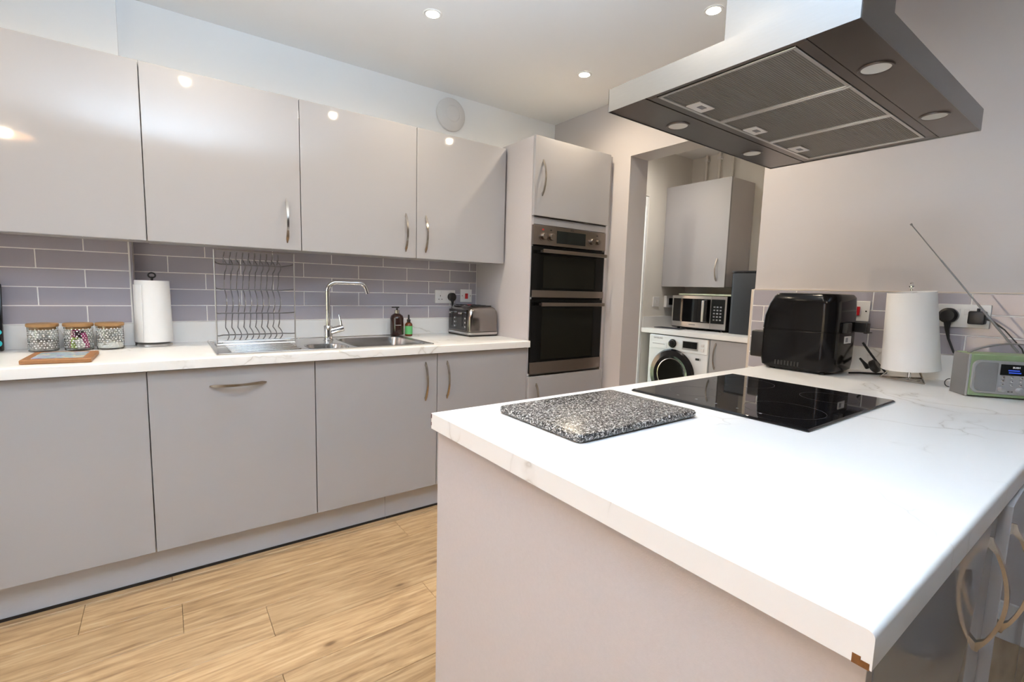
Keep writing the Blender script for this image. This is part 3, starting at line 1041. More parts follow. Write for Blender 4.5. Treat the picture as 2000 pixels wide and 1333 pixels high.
# ------------------------------------------------------------------ toaster
ts = thing('toaster', 'polished steel four slice toaster in the corner by the oven tower', 'toaster', (1.43, -0.17, WT))
X0, X1, Y0, Y1 = 1.318, 1.538, -0.312, -0.03
zz = WT + 0.001
g = G()
rings = []
for e, z in ((0.012, zz + 0.024), (0.0, zz + 0.03), (0.0, zz + 0.10), (0.004, zz + 0.155), (0.012, zz + 0.175), (0.03, zz + 0.187), (0.06, zz + 0.191)):
    rings.append(rrect(X0 + e, X1 - e, Y0 + e, Y1 - e, 0.028, z, 6))
g.loft(rings)
g.build('body', 'gunmetal', ts, ang=50)
g = G()
g.loft([rrect(X0 + 0.002, X1 - 0.002, Y0 + 0.002, Y1 - 0.002, 0.028, zz + 0.010, 6), rrect(X0 - 0.002, X1 + 0.002, Y0 - 0.002, Y1 + 0.002, 0.03, zz + 0.012, 6), rrect(X0 - 0.002, X1 + 0.002, Y0 - 0.002, Y1 + 0.002, 0.03, zz + 0.026, 6), rrect(X0 + 0.004, X1 - 0.004, Y0 + 0.004, Y1 - 0.004, 0.028, zz + 0.028, 6)])
g.build('base_band', 'steel', ts)
B('foot_plate', 'black_plastic', ts, X0 + 0.008, X1 - 0.008, Y0 + 0.008, Y1 - 0.008, zz, zz + 0.012)
B('control_panel', 'black_gloss', ts, X0 - 0.004, X0 + 0.02, Y0 + 0.03, Y1 - 0.03, zz + 0.034, zz + 0.165, bev=0.003)
for cy in (-0.235, -0.105):
    B('slot_track', 'black_matt', ts, X0 - 0.0055, X0 - 0.003, cy - 0.004, cy + 0.004, zz + 0.06, zz + 0.14)
    B('lever', 'chrome', ts, X0 - 0.028, X0 - 0.004, cy - 0.016, cy + 0.016, zz + 0.138, zz + 0.149, bev=0.003)
    for i, zq in enumerate((0.060, 0.086, 0.112)):
        G().lathe([(0.006, X0 - 0.0085), (0.006, X0 - 0.003)], (0, cy - 0.038, zz + zq), 'x', 14).build('button', 'chrome', ts)
for i in range(4):
    yq = -0.265 + i * 0.063
    B('bread_slot', 'black_matt', ts, 1.36, 1.50, yq - 0.013, yq + 0.013, zz + 0.188, zz + 0.1925)
B('crumb_label', 'red', ts, 1.40, 1.425, -0.155, -0.140, zz + 0.1915, zz + 0.194)

# ------------------------------------------------------------------ bottles
sb = thing('soap_bottle', 'dark brown pump soap bottle standing behind the sink', 'bottle', (0.944, -0.022 - 0.08, WT))
sbx, sby = 0.945, -0.085
z = ZK + 0.0035
G().lathe([(0.037, z), (0.040, z + 0.004), (0.040, z + 0.100), (0.036, z + 0.115), (0.022, z + 0.127), (0.014, z + 0.131)], (sbx, sby, 0), n=32).build('body', 'amber', sb)
G().lathe([(0.0145, z + 0.1305), (0.0145, z + 0.150)], (sbx, sby, 0), n=24).build('collar', 'nickel', sb)
g = G().lathe([(0.006, z + 0.1505), (0.006, z + 0.162), (0.014, z + 0.163), (0.014, z + 0.170)], (sbx, sby, 0), n=20)
g.box(sbx - 0.032, sbx, sby - 0.006, sby + 0.006, z + 0.163, z + 0.170, bev=0.002)
g.build('pump', 'black_plastic', sb)
B('label_line', 'ink_white', sb, sbx - 0.024, sbx + 0.010, sby - 0.0405, sby - 0.036, z + 0.060, z + 0.0625)
db = thing('dropper_bottle', 'small amber dropper bottle with a green label beside the soap', 'bottle', (1.010, -0.10, WT))
dbx, dby = 1.008, -0.115
z = WT + 0.001
G().lathe([(0.020, z), (0.0225, z + 0.003), (0.0225, z + 0.070), (0.017, z + 0.080), (0.010, z + 0.084)], (dbx, dby, 0), n=28).build('body', 'amber2', db)
G().lathe([(0.0228, z + 0.012), (0.0228, z + 0.062)], (dbx, dby, 0), n=28, cap0=False, cap1=False).build('label', 'green_label', db)
G().lathe([(0.011, z + 0.0845), (0.011, z + 0.100), (0.006, z + 0.102), (0.0055, z + 0.125), (0.003, z + 0.130)], (dbx, dby, 0), n=20).build('dropper', 'black_plastic', db)


# ------------------------------------------------------------------ glass jars
def jar(x, y, label, fill):
    t = thing('glass_jar', label, 'jar', (x, y, WT), group='glass jars with bamboo lids')
    z = WT + 0.001
    r, h = 0.046, 0.098
    G().lathe([(r - 0.004, z), (r, z + 0.004), (r, z + h), (r - 0.0022, z + h), (r - 0.0022, z + 0.006), (0.001, z + 0.005)], (x, y, 0), n=40, cap1=False).build('glass', 'glass', t)
    G().lathe([(r - 0.006, z + h - 0.010), (r - 0.006, z + h + 0.0005), (r + 0.0015, z + h + 0.001), (r + 0.003, z + h + 0.004), (r + 0.003, z + h + 0.012), (r, z + h + 0.015)], (x, y, 0), n=40).build('lid', 'cork', t)
    g = G()
    for row in range(9):
        zz_ = z + 0.018 + row * 0.0088
        nn = 26
        for i in range(nn):
            a = 2 * PI * (i + 0.5 * (row % 2)) / nn + random.uniform(-.05, .05)
            rad = random.choice((0.0020, 0.0025, 0.0031))
            c = Vector((x + (r + 0.0004) * math.cos(a), y + (r + 0.0004) * math.sin(a), zz_ + random.uniform(-.0018, .0018)))
            u = Vector((-math.sin(a), math.cos(a), 0))
            nrm = Vector((math.cos(a), math.sin(a), 0))
            vs = [g.bm.verts.new(c + u * rad * math.cos(q * PI / 3) + Vector((0, 0, rad * math.sin(q * PI / 3)))) for q in range(6)]
            g.bm.faces.new(vs)
    g.build('dots', 'dot', t, kind='stuff')
    ri = r - 0.0032
    if fill == 'pods':
        G().lathe([(ri, z + 0.007), (ri, z + 0.040), (ri * 0.8, z + 0.045), (0.005, z + 0.044)], (x, y, 0), n=28).build('contents', 'sweets', t)
    elif fill == 'sugar':
        G().lathe([(ri, z + 0.007), (ri, z + 0.028), (ri * 0.5, z + 0.035), (0.005, z + 0.036)], (x, y, 0), n=28).build('contents', 'sugar', t)
    else:
        for mt_, cx, cy, sz, rt_ in (('pink', -0.012, 0.006, (0.030, 0.008, 0.084), 0.2), ('plum', 0.008, 0.0, (0.034, 0.008, 0.070), -0.25), ('lime', -0.010, -0.012, (0.030, 0.008, 0.045), 0.15), ('pink', 0.020, -0.006, (0.018, 0.008, 0.064), -0.35), ('offwhite_plastic', 0.004, -0.022, (0.026, 0.004, 0.040), -0.6)):
            mx = Matrix.Translation((x + cx, y + cy, z + 0.008 + sz[2] / 2)) @ Matrix.Rotation(rt_ * 0.5, 4, 'Y')
            G().box(-sz[0] / 2, sz[0] / 2, -sz[1] / 2, sz[1] / 2, -sz[2] / 2, sz[2] / 2, bev=0.003, mx=mx).build('sachet', mt_, t)
    return t


jar(-0.592, -0.165, 'dotted glass jar of grey pieces, leftmost of the three', 'pods')
jar(-0.484, -0.170, 'dotted glass jar of pink and green sachets, middle of the three', 'sachets')
jar(-0.384, -0.168, 'dotted glass jar with a little white sugar, nearest the kitchen roll', 'sugar')

# trivet
tv = thing('tile_trivet', 'wood framed painted tile lying before the glass jars', 'trivet', (-0.505, -0.45, WT))
q = [Vector(v) for v in ((-0.598, -0.555, 0), (-0.410, -0.582, 0), (-0.408, -0.352, 0), (-0.594, -0.322, 0))]
cq = sum(q, Vector()) / 4


def quad(s, z):
    return [(cq + (v - cq) * s) + Vector((0, 0, z)) for v in q]


G().loft([quad(0.985, WT + 0.001), quad(1.0, WT + 0.004), quad(1.0, WT + 0.013), quad(0.98, WT + 0.016)]).build('frame', 'oak_frame', tv, ang=20)
G().loft([quad(0.74, WT + 0.0155), quad(0.735, WT + 0.0172)]).build('tile', 'print', tv)

# kitchen roll
kx, ky = -0.232, -0.105
kh = thing('roll_holder', 'dark metal stand under the kitchen roll', 'holder', (kx, ky, WT))
G().lathe([(0.066, WT + 0.001), (0.066, WT + 0.010), (0.060, WT + 0.013), (0.008, WT + 0.014)], (kx, ky, 0), n=40).build('base', 'steel', kh)
G().lathe([(0.005, WT + 0.013), (0.005, 1.222)], (kx, ky, 0), n=12).build('rod', 'black_plastic', kh)
G().tube([(kx + 0.013 * math.cos(a), ky, 1.228 + 0.011 * math.sin(a)) for a in [2 * PI * i / 16 for i in range(16)]], 0.0035, 8, closed=True).build('ring', 'black_plastic', kh)
kr = thing('kitchen_roll', 'white kitchen paper roll standing in the tiled corner', 'paper roll', (kx, ky, WT))
g = G()
rings = []
for z, s in ((0.928, 1.05), (0.93, 1.06), (1.06, 1.01), (1.204, 0.975), (1.2045, 0.96)):
    rings.append([Vector((kx + s * 0.066 * math.cos(a), ky + s * 0.066 * math.sin(a), z)) for a in [2 * PI * i / 48 for i in range(48)]])
rings.append([Vector((kx + 0.021 * math.cos(a), ky + 0.021 * math.sin(a), 1.2045)) for a in [2 * PI * i / 48 for i in range(48)]])
rings.append([Vector((kx + 0.021 * math.cos(a), ky + 0.021 * math.sin(a), 0.928)) for a in [2 * PI * i / 48 for i in range(48)]])
rings.append(rings[0])
g.loft(rings, False, False)
g.build('roll', 'paper', kr)
# loose outer sheet on the left, hanging a little lower
arc = [math.radians(130 + i * 5.1) for i in range(22)]
g = G()
g.loft([[Vector((kx + (0.0695 + 0.004 * zf) * math.cos(a), ky + (0.0695 + 0.004 * zf) * math.sin(a), z)) for a in arc] for z, zf in ((0.929, 1.0), (1.06, 0.4), (1.185, 0.0))], closed=False)
so_ = g.build('loose_sheet', 'paper', kr)
md = so_.modifiers.new('thick', 'SOLIDIFY')
md.thickness = 0.0012

# dark tray with teal dots at the left edge
tr = thing('printed_tray', 'black tray with teal dots leaning on the tiles at the left edge', 'tray', (-0.80, -0.10, WT))
mx = Matrix.Translation((-0.81, -0.125, WT + 0.002)) @ Matrix.Rotation(-0.14, 4, 'X')
G().box(-0.11, 0.098, -0.008, 0.008, 0.0, 0.27, bev=0.006, mx=mx).build('board', 'black_gloss', tr)
for dx, dz, r in ((0.082, 0.03, 0.013), (0.084, 0.075, 0.011), (0.05, 0.12, 0.02), (0.02, 0.05, 0.02), (0.0, 0.17, 0.02), (-0.05, 0.1, 0.02)):
    G().lathe([(r, -0.0082), (r, -0.0088)], (0, 0, 0), 'y', 20).xf(mx @ Matrix.Translation((dx, 0, dz))).build('dot', 'teal', tr)

# ================================================================== PENINSULA
PX0, PY0, PY1 = 0.3162, -2.6984, -1.809
g = G()
rr_ = 0.007
prof = [(PY1, WB), (PY1, WT)]
for i in range(7):
    a = PI / 2 * i / 6
    prof.append((PY0 + rr_ - rr_ * math.sin(a), WT - rr_ + rr_ * math.cos(a)))
prof += [(PY0, WB)]
g.prism(prof, 'x', PX0, 2.2135)
pw = g.build('peninsula_worktop', 'marble', None, label='broad white marble-effect worktop of the peninsula, chipped at two corners', category='worktop')
WM[pw] = Matrix.Translation(pw.location)
g = G()
g.box(PX0 - 0.0006, PX0 + 0.004, PY0 + 0.002, PY0 + 0.009, WB - 0.0005, WB + 0.006)
g.box(PX0 - 0.0006, PX0 + 0.004, PY0 + 0.009, PY0 + 0.016, WB - 0.0005, WB + 0.009)
g.build('chipped_corner', 'chip', pw, label='bare brown chipboard at the chipped corner')
g = G()
g.box(PX0 - 0.0006, PX0 + 0.003, PY1 - 0.003, PY1 + 0.0006, WB + 0.026, WB + 0.0355)
g.box(PX0 - 0.0006, PX0 + 0.003, PY1 - 0.0018, PY1 + 0.0006, WB + 0.008, WB + 0.016)
g.build('chipped_corner', 'chip_dark', pw, label='dark chips on the far corner of the edging')
B('peninsula_upstand', 'marble', None, 2.196, 2.2085, -3.0, -1.812, WT + 0.0005, 1.0055, bev=0.001, label='low white upstand behind the lamp and the radio', category='upstand')
ep = B('end_panel', 'panel', None, 0.336, 0.354, -2.690, -1.806, 0.0, WB - 0.0005, bev=0.0008, label='linen grey end panel closing the peninsula', category='panel')
YP = -2.690


def pen_unit(x0, x1, label, side, ajar=0.0):
    t = thing('peninsula_cabinet', label, 'cabinet', ((x0 + x1) / 2, -2.3, 0.15), group='cabinets under the peninsula')
    B('body', 'carcass', t, x0 + 0.0005, x1 - 0.0005, YP + 0.021, -1.83, 0.151, 0.8695)
    hx = x1 if side == 'L' else x0
    mxx = Matrix.Translation((hx, YP + 0.020, 0)) @ Matrix.Rotation(ajar, 4, 'Z') @ Matrix.Translation((-hx, -YP - 0.020, 0))
    d = G().box(x0 + 0.0018, x1 - 0.0018, YP, YP + 0.020, 0.150, 0.866, bev=0.0015).xf(mxx).build('door', 'gloss', t)
    hxp = x0 + 0.050 if side == 'L' else x1 - 0.050
    c = mxx @ Vector((hxp, YP, 0.720))
    o = mxx.to_3x3() @ Vector((0, -1, 0))
    handle(d, c, (0, 0, 1), o)
    return t


pen_unit(0.355, 0.950, 'grey gloss cabinet next to the end panel under the peninsula', 'R')
pen_unit(0.951, 1.551, 'grey gloss peninsula cabinet with its door slightly ajar', 'L', ajar=math.radians(1.5))
pen_unit(1.552, 2.152, 'grey gloss peninsula cabinet nearest the tiled wall', 'L')
B('peninsula_plinth', 'plinth', None, 0.3545, 2.15, -2.64, -2.624, 0.001, 0.149, label='grey plinth board under the peninsula cabinets', category='plinth')

struct(B('baseboard_right', 'upvc', None, 2.203, 2.2195, YN + 0.001, -2.72, 0.0005, 0.14, bev=0.004))
bn = thing('waste_bin', 'grey ribbed bin on the floor, mirrored in the peninsula door', 'bin', (1.93, -2.98, 0))
g = G()
prof = [(0.105, 0.001)]
for i in range(24):
    z_ = 0.01 + i * 0.0135
    rb = 0.108 + 0.028 * z_ / 0.34
    prof += [(rb, z_), (rb + 0.0025, z_ + 0.004), (rb + 0.0025, z_ + 0.009)]
prof += [(0.142, 0.345), (0.138, 0.348), (0.134, 0.34), (0.105, 0.02), (0.001, 0.018)]
g.lathe(prof, (1.93, -2.98, 0), n=40, cap1=False)
g.build('body', 'bin_grey', bn)
G().tube([(1.93 + 0.140 * math.cos(2 * PI * i / 40), -2.98 + 0.140 * math.sin(2 * PI * i / 40), 0.348) for i in range(40)], 0.005, 8, closed=True).build('rim', 'offwhite_plastic', bn)

# hob
hb_ = thing('induction_hob', 'black glass hob set in the peninsula worktop', 'hob', (1.25, -2.13, WT))
HX0, HX1, HY0, HY1 = 0.9595, 1.540, -2.381, -1.878
g = G()
g.loft([rrect(HX0, HX1, HY0, HY1, 0.004, WT + 0.0005), rrect(HX0, HX1, HY0, HY1, 0.004, WT + 0.003), rrect(HX0 + 0.004, HX1 - 0.004, HY0 + 0.004, HY1 - 0.004, 0.004, WT + 0.0065)])
g.build('glass', 'black_glass', hb_, ang=20)
B('bevel_frame', 'black_gloss', hb_, HX0 + 0.012, HX0 + 0.0145, HY0 + 0.02, HY1 - 0.02, WT + 0.0065, WT + 0.0067)
g = G()
for i in range(5):
    a = HX0 + 0.05
    g.box(a, a + 0.006, -2.25 + i * 0.06, -2.244 + i * 0.06, WT + 0.0065, WT + 0.0068)
g.build('touch_marks', 'ink', hb_)
for cx, cy, r in ((1.11, -2.0, 0.075), (1.11, -2.26, 0.095), (1.39, -2.0, 0.095), (1.39, -2.26, 0.075)):
    G().lathe([(r - 0.001, WT + 0.0065), (r - 0.001, WT + 0.0067), (r, WT + 0.0067), (r, WT + 0.0065)], (cx, cy, 0), n=48, cap0=False, cap1=False).build('zone_ring', 'black_plastic', hb_)

# chopping board
cb = thing('chopping_board', 'speckled black and white granite chopping board on the peninsula corner', 'chopping board', (0.657, -2.03, WT))
g = G()
a = (0.456, 0.858, -2.172, -1.886)
g.loft([rrect(a[0] + 0.004, a[1] - 0.004, a[2] + 0.004, a[3] - 0.004, 0.012, WT + 0.002), rrect(a[0], a[1], a[2], a[3], 0.015, WT + 0.006), rrect(a[0], a[1], a[2], a[3], 0.015, WT + 0.013), rrect(a[0] + 0.002, a[1] - 0.002, a[2] + 0.002, a[3] - 0.002, 0.014, WT + 0.0165), rrect(a[0] + 0.006, a[1] - 0.006, a[2] + 0.006, a[3] - 0.006, 0.012, WT + 0.018)])
g.build('slab', 'granite', cb, ang=50)
for fx in (0.49, 0.82):
    for fy in (-2.14, -1.92):
        G().lathe([(0.006, WT + 0.0005), (0.006, WT + 0.0022)], (fx, fy, 0), n=12).build('foot', 'rubber', cb)

# ------------------------------------------------------------------ cooker hood
hd = thing('cooker_hood', 'stainless steel island cooker hood hanging over the hob', 'cooker hood', (1.25, -2.17, 1.692))
X0, X1, Y0, Y1 = 0.8009, 1.7009, -2.4611, -1.8782
ZH, ZT = 1.692, 1.751
B('canopy', 'hood_steel', hd, X0 + 0.0016, X1 - 0.0016, Y0 + 0.0016, Y1 - 0.0016, ZH + 0.012, ZT, bev=0.001)
g = G()
g.box(X0, X0 + 0.0014, Y0 + 0.0002, Y1, ZH, ZT, bev=0)
g.build('front_skin', 'hood_steel', hd)
B('front_skin', 'hood_steel', hd, X1 - 0.0014, X1, Y0, Y1, ZH, ZT)
B('side_skin', 'hood_steel', hd, X0, X1, Y0, Y0 + 0.0014, ZH, ZT)
B('side_skin', 'hood_steel', hd, X0, X1, Y1 - 0.0014, Y1, ZH, ZT)
FY0, FY1 = -2.345, -2.022
FX0, FX1 = 0.822, 1.668
B('underside', 'hood_under', hd, X0 + 0.0016, X1 - 0.0016, Y0 + 0.0016, FY0 - 0.026, ZH + 0.002, ZH + 0.0115, bev=0.001)
B('underside', 'hood_under', hd, X0 + 0.0016, X1 - 0.0016, FY1 + 0.026, Y1 - 0.0016, ZH + 0.002, ZH + 0.0115, bev=0.001)
B('underside', 'hood_under', hd, X0 + 0.0016, FX0 - 0.002, FY0 - 0.024, FY1 + 0.024, ZH + 0.003, ZH + 0.0115, bev=0.001)
B('underside', 'hood_under', hd, FX1 + 0.002, X1 - 0.0016, FY0 - 0.024, FY1 + 0.024, ZH + 0.003, ZH + 0.0115, bev=0.001)
B('underside', 'hood_under', hd, FX0 - 0.002, FX1 + 0.002, FY0 - 0.024, FY0 - 0.001, ZH + 0.003, ZH + 0.0115, bev=0.001)
B('underside', 'hood_under', hd, FX0 - 0.002, FX1 + 0.002, FY1 + 0.001, FY1 + 0.024, ZH + 0.003, ZH + 0.0115, bev=0.001)
fw_ = (FX1 - FX0) / 3
for i in range(3):
    a, b = FX0 + i * fw_ + 0.001, FX0 + (i + 1) * fw_ - 0.001
    g = G()
    e = 0.008
    g.box(a, a + e, FY0, FY1, ZH + 0.001, ZH + 0.011, bev=0.0012)
    g.box(b - e, b, FY0, FY1, ZH + 0.001, ZH + 0.011, bev=0.0012)
    g.box(a + e, b - e, FY0, FY0 + e, ZH + 0.001, ZH + 0.011, bev=0.0012)
    g.box(a + e, b - e, FY1 - e, FY1, ZH + 0.001, ZH + 0.011, bev=0.0012)
    fl = g.build('filter', 'steel', hd)
    B('mesh', 'filter', fl, a + e, b - e, FY0 + e, FY1 - e, ZH + 0.005, ZH + 0.0105)
    mxx = (a + b) / 2
    g = G()
    g.box(mxx - 0.034, mxx + 0.034, FY1 - 0.050, FY1 - 0.009, ZH + 0.002, ZH + 0.0052, bev=0.001)
    g.build('latch', 'offwhite_plastic', fl)
    B('latch_slot', 'ink', fl, mxx - 0.012, mxx + 0.012, FY1 - 0.040, FY1 - 0.026, ZH + 0.0012, ZH + 0.0022)
for lx, ly in ((1.042, -2.410), (1.471, -2.410), (1.035, -1.934), (1.454, -1.934)):
    g = G().lathe([(0.026, ZH + 0.0018), (0.027, ZH - 0.0004), (0.0315, ZH - 0.0006), (0.033, ZH + 0.0018)], (lx, ly, 0), n=40, cap0=False, cap1=False)
    lp = g.build('lamp_ring', 'hood_under', hd)
    G().lathe([(0.0265, ZH + 0.0016), (0.0265, ZH + 0.0004)], (lx, ly, 0), n=40).build('lamp_lens', 'hood_lens', lp)
B('chimney', 'hood_steel', hd, 1.10, 1.40, -2.32, -2.02, ZT + 0.0002, H - 0.0015, bev=0.001)

# ------------------------------------------------------------------ air fryer
af = thing('air_fryer', 'black air fryer turned with its back to the hob', 'air fryer', (2.0, -1.95, WT))
g = G()
rings = []
ax0, ax1 = 1.858, 2.10
for fy, by, e, z in ((-1.830, -2.075, 0.012, WT + 0.006), (-1.818, -2.088, 0.002, WT + 0.016), (-1.812, -2.092, 0.0, WT + 0.05), (-1.812, -2.092, 0.0, 1.0730), (-1.8135, -2.0905, 0.0015, 1.0745), (-1.8135, -2.0905, 0.0015, 1.0775), (-1.812, -2.092, 0.0, 1.0790), (-1.816, -2.092, 0.0, 1.13), (-1.832, -2.090, 0.001, 1.18), (-1.848, -2.088, 0.003, 1.212), (-1.860, -2.080, 0.010, 1.224), (-1.885, -2.060, 0.03, 1.2275)):
    rings.append(rrect(ax0 + e, ax1 - e, by, fy, [0.05, 0.05, 0.03, 0.03], z, 6))
g.loft(rings)
g.build('body', 'fryer_black', af, ang=40)
for fx in (1.89, 2.07):
    for fy in (-1.86, -2.05):
        G().lathe([(0.012, WT + 0.0005), (0.012, WT + 0.008)], (fx, fy, 0), n=14).build('foot', 'rubber', af)
g = G()
g.box(1.90, 1.96, -1.813, -1.752, 0.945, 1.060, bev=0.008, seg=3)
g.build('drawer_handle', 'black_plastic', af)
g = G().box(1.925, 1.965, -2.112, -2.090, 1.075, 1.115, bev=0.004)
g.box(2.045, 2.085, -2.135, -2.090, 1.075, 1.115, bev=0.004)
g.box(2.04, 2.10, -2.138, -2.126, 1.072, 1.078, bev=0.002)
g.build('cord_bracket', 'black_plastic', af)
lb = B('warning_label', 'offwhite_plastic', af, 1.955, 2.018, -2.0945, -2.0915, 1.032, 1.060)
B('label_mark', 'ink', lb, 1.962, 1.985, -2.0949, -2.0944, 1.037, 1.055)
for i in range(8):
    yq = -1.885 - i * 0.0125
    B('vent_slot', 'ink_dark', af, ax0 - 0.0006, ax0 + 0.003, yq - 0.003, yq + 0.003, WT + 0.022, WT + 0.040)
G().lathe([(0.0035, WT + 0.028), (0.002, WT + 0.031)], (ax0 + 0.03, -1.823, 0), n=10).build('latch_pin', 'chrome', af)
cd = thing('air_fryer_lead', 'black power lead and plug lying behind the air fryer', 'cord', (2.15, -2.15, WT))
G().tube([(2.13, -2.10, 1.03), (2.135, -2.12, 1.00), (2.145, -2.15, 0.955), (2.15, -2.175, 0.925), (2.145, -2.185, 0.915), (2.125, -2.18, 0.9125), (2.10, -2.165, 0.9125)], 0.0042, 8).build('lead', 'rubber', cd)
G().tube([(2.12, -2.099, 0.965), (2.115, -2.115, 0.95), (2.10, -2.135, 0.934)], [0.0042, 0.006, 0.010], 8).build('plug_tail', 'rubber', cd)
g = G().lathe([(0.020, 0.0), (0.026, 0.006), (0.026, 0.020), (0.018, 0.026)], (0, 0, 0), n=20)
g.xf(Matrix.Translation((2.095, -2.148, 0.935)) @ Matrix.Rotation(1.0, 4, 'X'))
g.build('plug_body', 'black_plastic', cd)
G().tube([(2.10, -2.165, 0.9125), (2.06, -2.12, 0.9125), (2.02, -2.099, 0.9125)], 0.0038, 8).build('lead', 'rubber', cd)


# ------------------------------------------------------------------ plates on the tiled wall
def plate_X(t, y, z, wd, hg=0.086):
    x = 2.2095
    B('plate', 'white_plastic', t, x - 0.009, x - 0.0006, y - wd / 2, y + wd / 2, z - hg / 2, z + hg / 2, bev=0.002)
    return x - 0.009


sw2 = thing('cooker_switch', 'white switch plate with a red rocker behind the air fryer', 'switch', (2.2, -2.045, 1.163))
xf_ = plate_X(sw2, -2.046, 1.157, 0.088)
B('rocker', 'red', sw2, xf_ - 0.006, xf_ + 0.001, -2.056, -2.034, 1.138, 1.176, bev=0.002)
for y in (-2.014, -2.078):
    G().lathe([(0.0035, xf_ + 0.0005), (0.003, xf_ - 0.0012)], (0, y, 1.157), 'x', 12).build('screw', 'nickel', sw2)
so2 = thing('double_socket', 'white double socket between the table lamp and the radio aerial', 'socket', (2.2, -2.381, 1.158))
xf_ = plate_X(so2, -2.381, 1.156, 0.147)
for i, cy in enumerate((-2.366, -2.390)):
    B('rocker', 'offwhite_plastic', so2, xf_ - 0.003, xf_ + 0.001, cy - 0.007, cy + 0.007, 1.160, 1.182, bev=0.001)
p1 = thing('plug', 'round black plug in the left half of the socket beside the lamp', 'plug', (2.19, -2.343, 1.15))
G().lathe([(0.0285, xf_ - 0.001), (0.0285, xf_ - 0.022), (0.020, xf_ - 0.030)], (0, -2.343, 1.156), 'x', 26).build('body', 'black_plastic', p1)
G().tube([(xf_ - 0.016, -2.343, 1.135), (xf_ - 0.018, -2.345, 1.105), (xf_ - 0.018, -2.352, 1.07), (xf_ - 0.02, -2.372, 1.02), (xf_ - 0.022, -2.42, 0.975), (xf_ - 0.03, -2.47, 0.94)], [0.012, 0.007, 0.004, 0.0035, 0.0035, 0.0035], 8).build('lead', 'rubber', p1)
p2 = thing('power_adapter', 'square black adapter in the right half of the socket behind the aerial', 'plug', (2.19, -2.425, 1.16))
B('body', 'black_plastic', p2, xf_ - 0.036, xf_ - 0.001, -2.447, -2.400, 1.128, 1.176, bev=0.006, seg=3)
G().tube([(xf_ - 0.02, -2.425, 1.175), (xf_ - 0.02, -2.425, 1.186)], 0.005, 8).build('tab', 'black_plastic', p2)
G().tube([(xf_ - 0.026, -2.447, 1.150), (xf_ - 0.03, -2.462, 1.145), (xf_ - 0.04, -2.50, 1.115), (xf_ - 0.06, -2.55, 1.055), (xf_ - 0.07, -2.57, 1.0)], [0.005, 0.004, 0.0022, 0.0022, 0.0022], 8).build('lead', 'rubber', p2)

# ------------------------------------------------------------------ table lamp
lx, ly = 2.062, -2.279
tl = thing('table_lamp', 'table lamp with a white tapered drum shade on a wire foot', 'lamp', (lx, ly, WT))
g = G()
r0, r1, z0, z1 = 0.088, 0.072, 0.955, 1.240
n = 48
TILT = Matrix.Translation((lx, ly, z0)) @ Matrix.Rotation(math.radians(-5.5), 4, Vector((0.59, 0.807, 0))) @ Matrix.Translation((-lx, -ly, -z0))
g.lathe([(r0, z0), (r1, z1), (r1 - 0.002, z1), (r0 - 0.002, z0), (r0, z0)], (lx, ly, 0), n=n, cap0=False, cap1=False)
g.xf(TILT).build('shade', 'shade', tl)
G().tube([(lx + (r0 - 0.001) * math.cos(2 * PI * i / 40), ly + (r0 - 0.001) * math.sin(2 * PI * i / 40), z0) for i in range(40)], 0.0016, 6, closed=True).xf(TILT).build('shade_ring', 'shade', tl)
G().lathe([(0.034, WT + 0.001), (0.034, WT + 0.004), (0.010, WT + 0.007), (0.0055, WT + 0.010), (0.0055, 1.05)], (lx, ly, 0), n=28).build('stem', 'chrome', tl)
g = G().lathe([(0.004, 1.2455), (0.004, 1.252), (0.009, 1.258), (0.009, 1.263), (0.004, 1.270), (0.005, 1.274), (0.001, 1.278)], (lx, ly, 0), n=20)
g.xf(TILT).build('finial', 'chrome', tl)
tri = [(lx + 0.085 * math.cos(a), ly + 0.085 * math.sin(a), WT + 0.004) for a in (math.radians(105), math.radians(225), math.radians(345))]
G().tube([tri[0], tri[1], tri[2]], 0.003, 6, closed=True).build('foot_wire', 'nickel', tl)
for p in tri:
    G().tube([p, (lx + (p[0] - lx) * 0.3, ly + (p[1] - ly) * 0.3, 0.985)], 0.0028, 6).build('leg_wire', 'nickel', tl)
G().tube([(lx - r1 + 0.002, ly, 1.236), (lx + r1 - 0.002, ly, 1.236)], 0.0016, 6).xf(TILT).build('spider', 'chrome', tl)
G().tube([(lx, ly - r1 + 0.002, 1.236), (lx, ly + r1 - 0.002, 1.236)], 0.0016, 6).xf(TILT).build('spider', 'chrome', tl)
G().lathe([(0.012, 1.04), (0.028, 1.07), (0.028, 1.10), (0.012, 1.125)], (lx, ly, 0), n=20).xf(TILT).build('bulb', 'hood_lens', tl)

# ------------------------------------------------------------------ radio
ang = math.atan2(-0.81, 0.587)
rd = thing('radio', 'sage green and silver portable radio with a raised aerial', 'radio', (1.869, -2.470, WT), rz=ang)
RW = WM[rd]


def RB(name, mt, parent, *dims, bev=0.0, seg=2):
    return G().box(*dims, bev=bev, seg=seg).xf(RW).build(name, mt, parent)


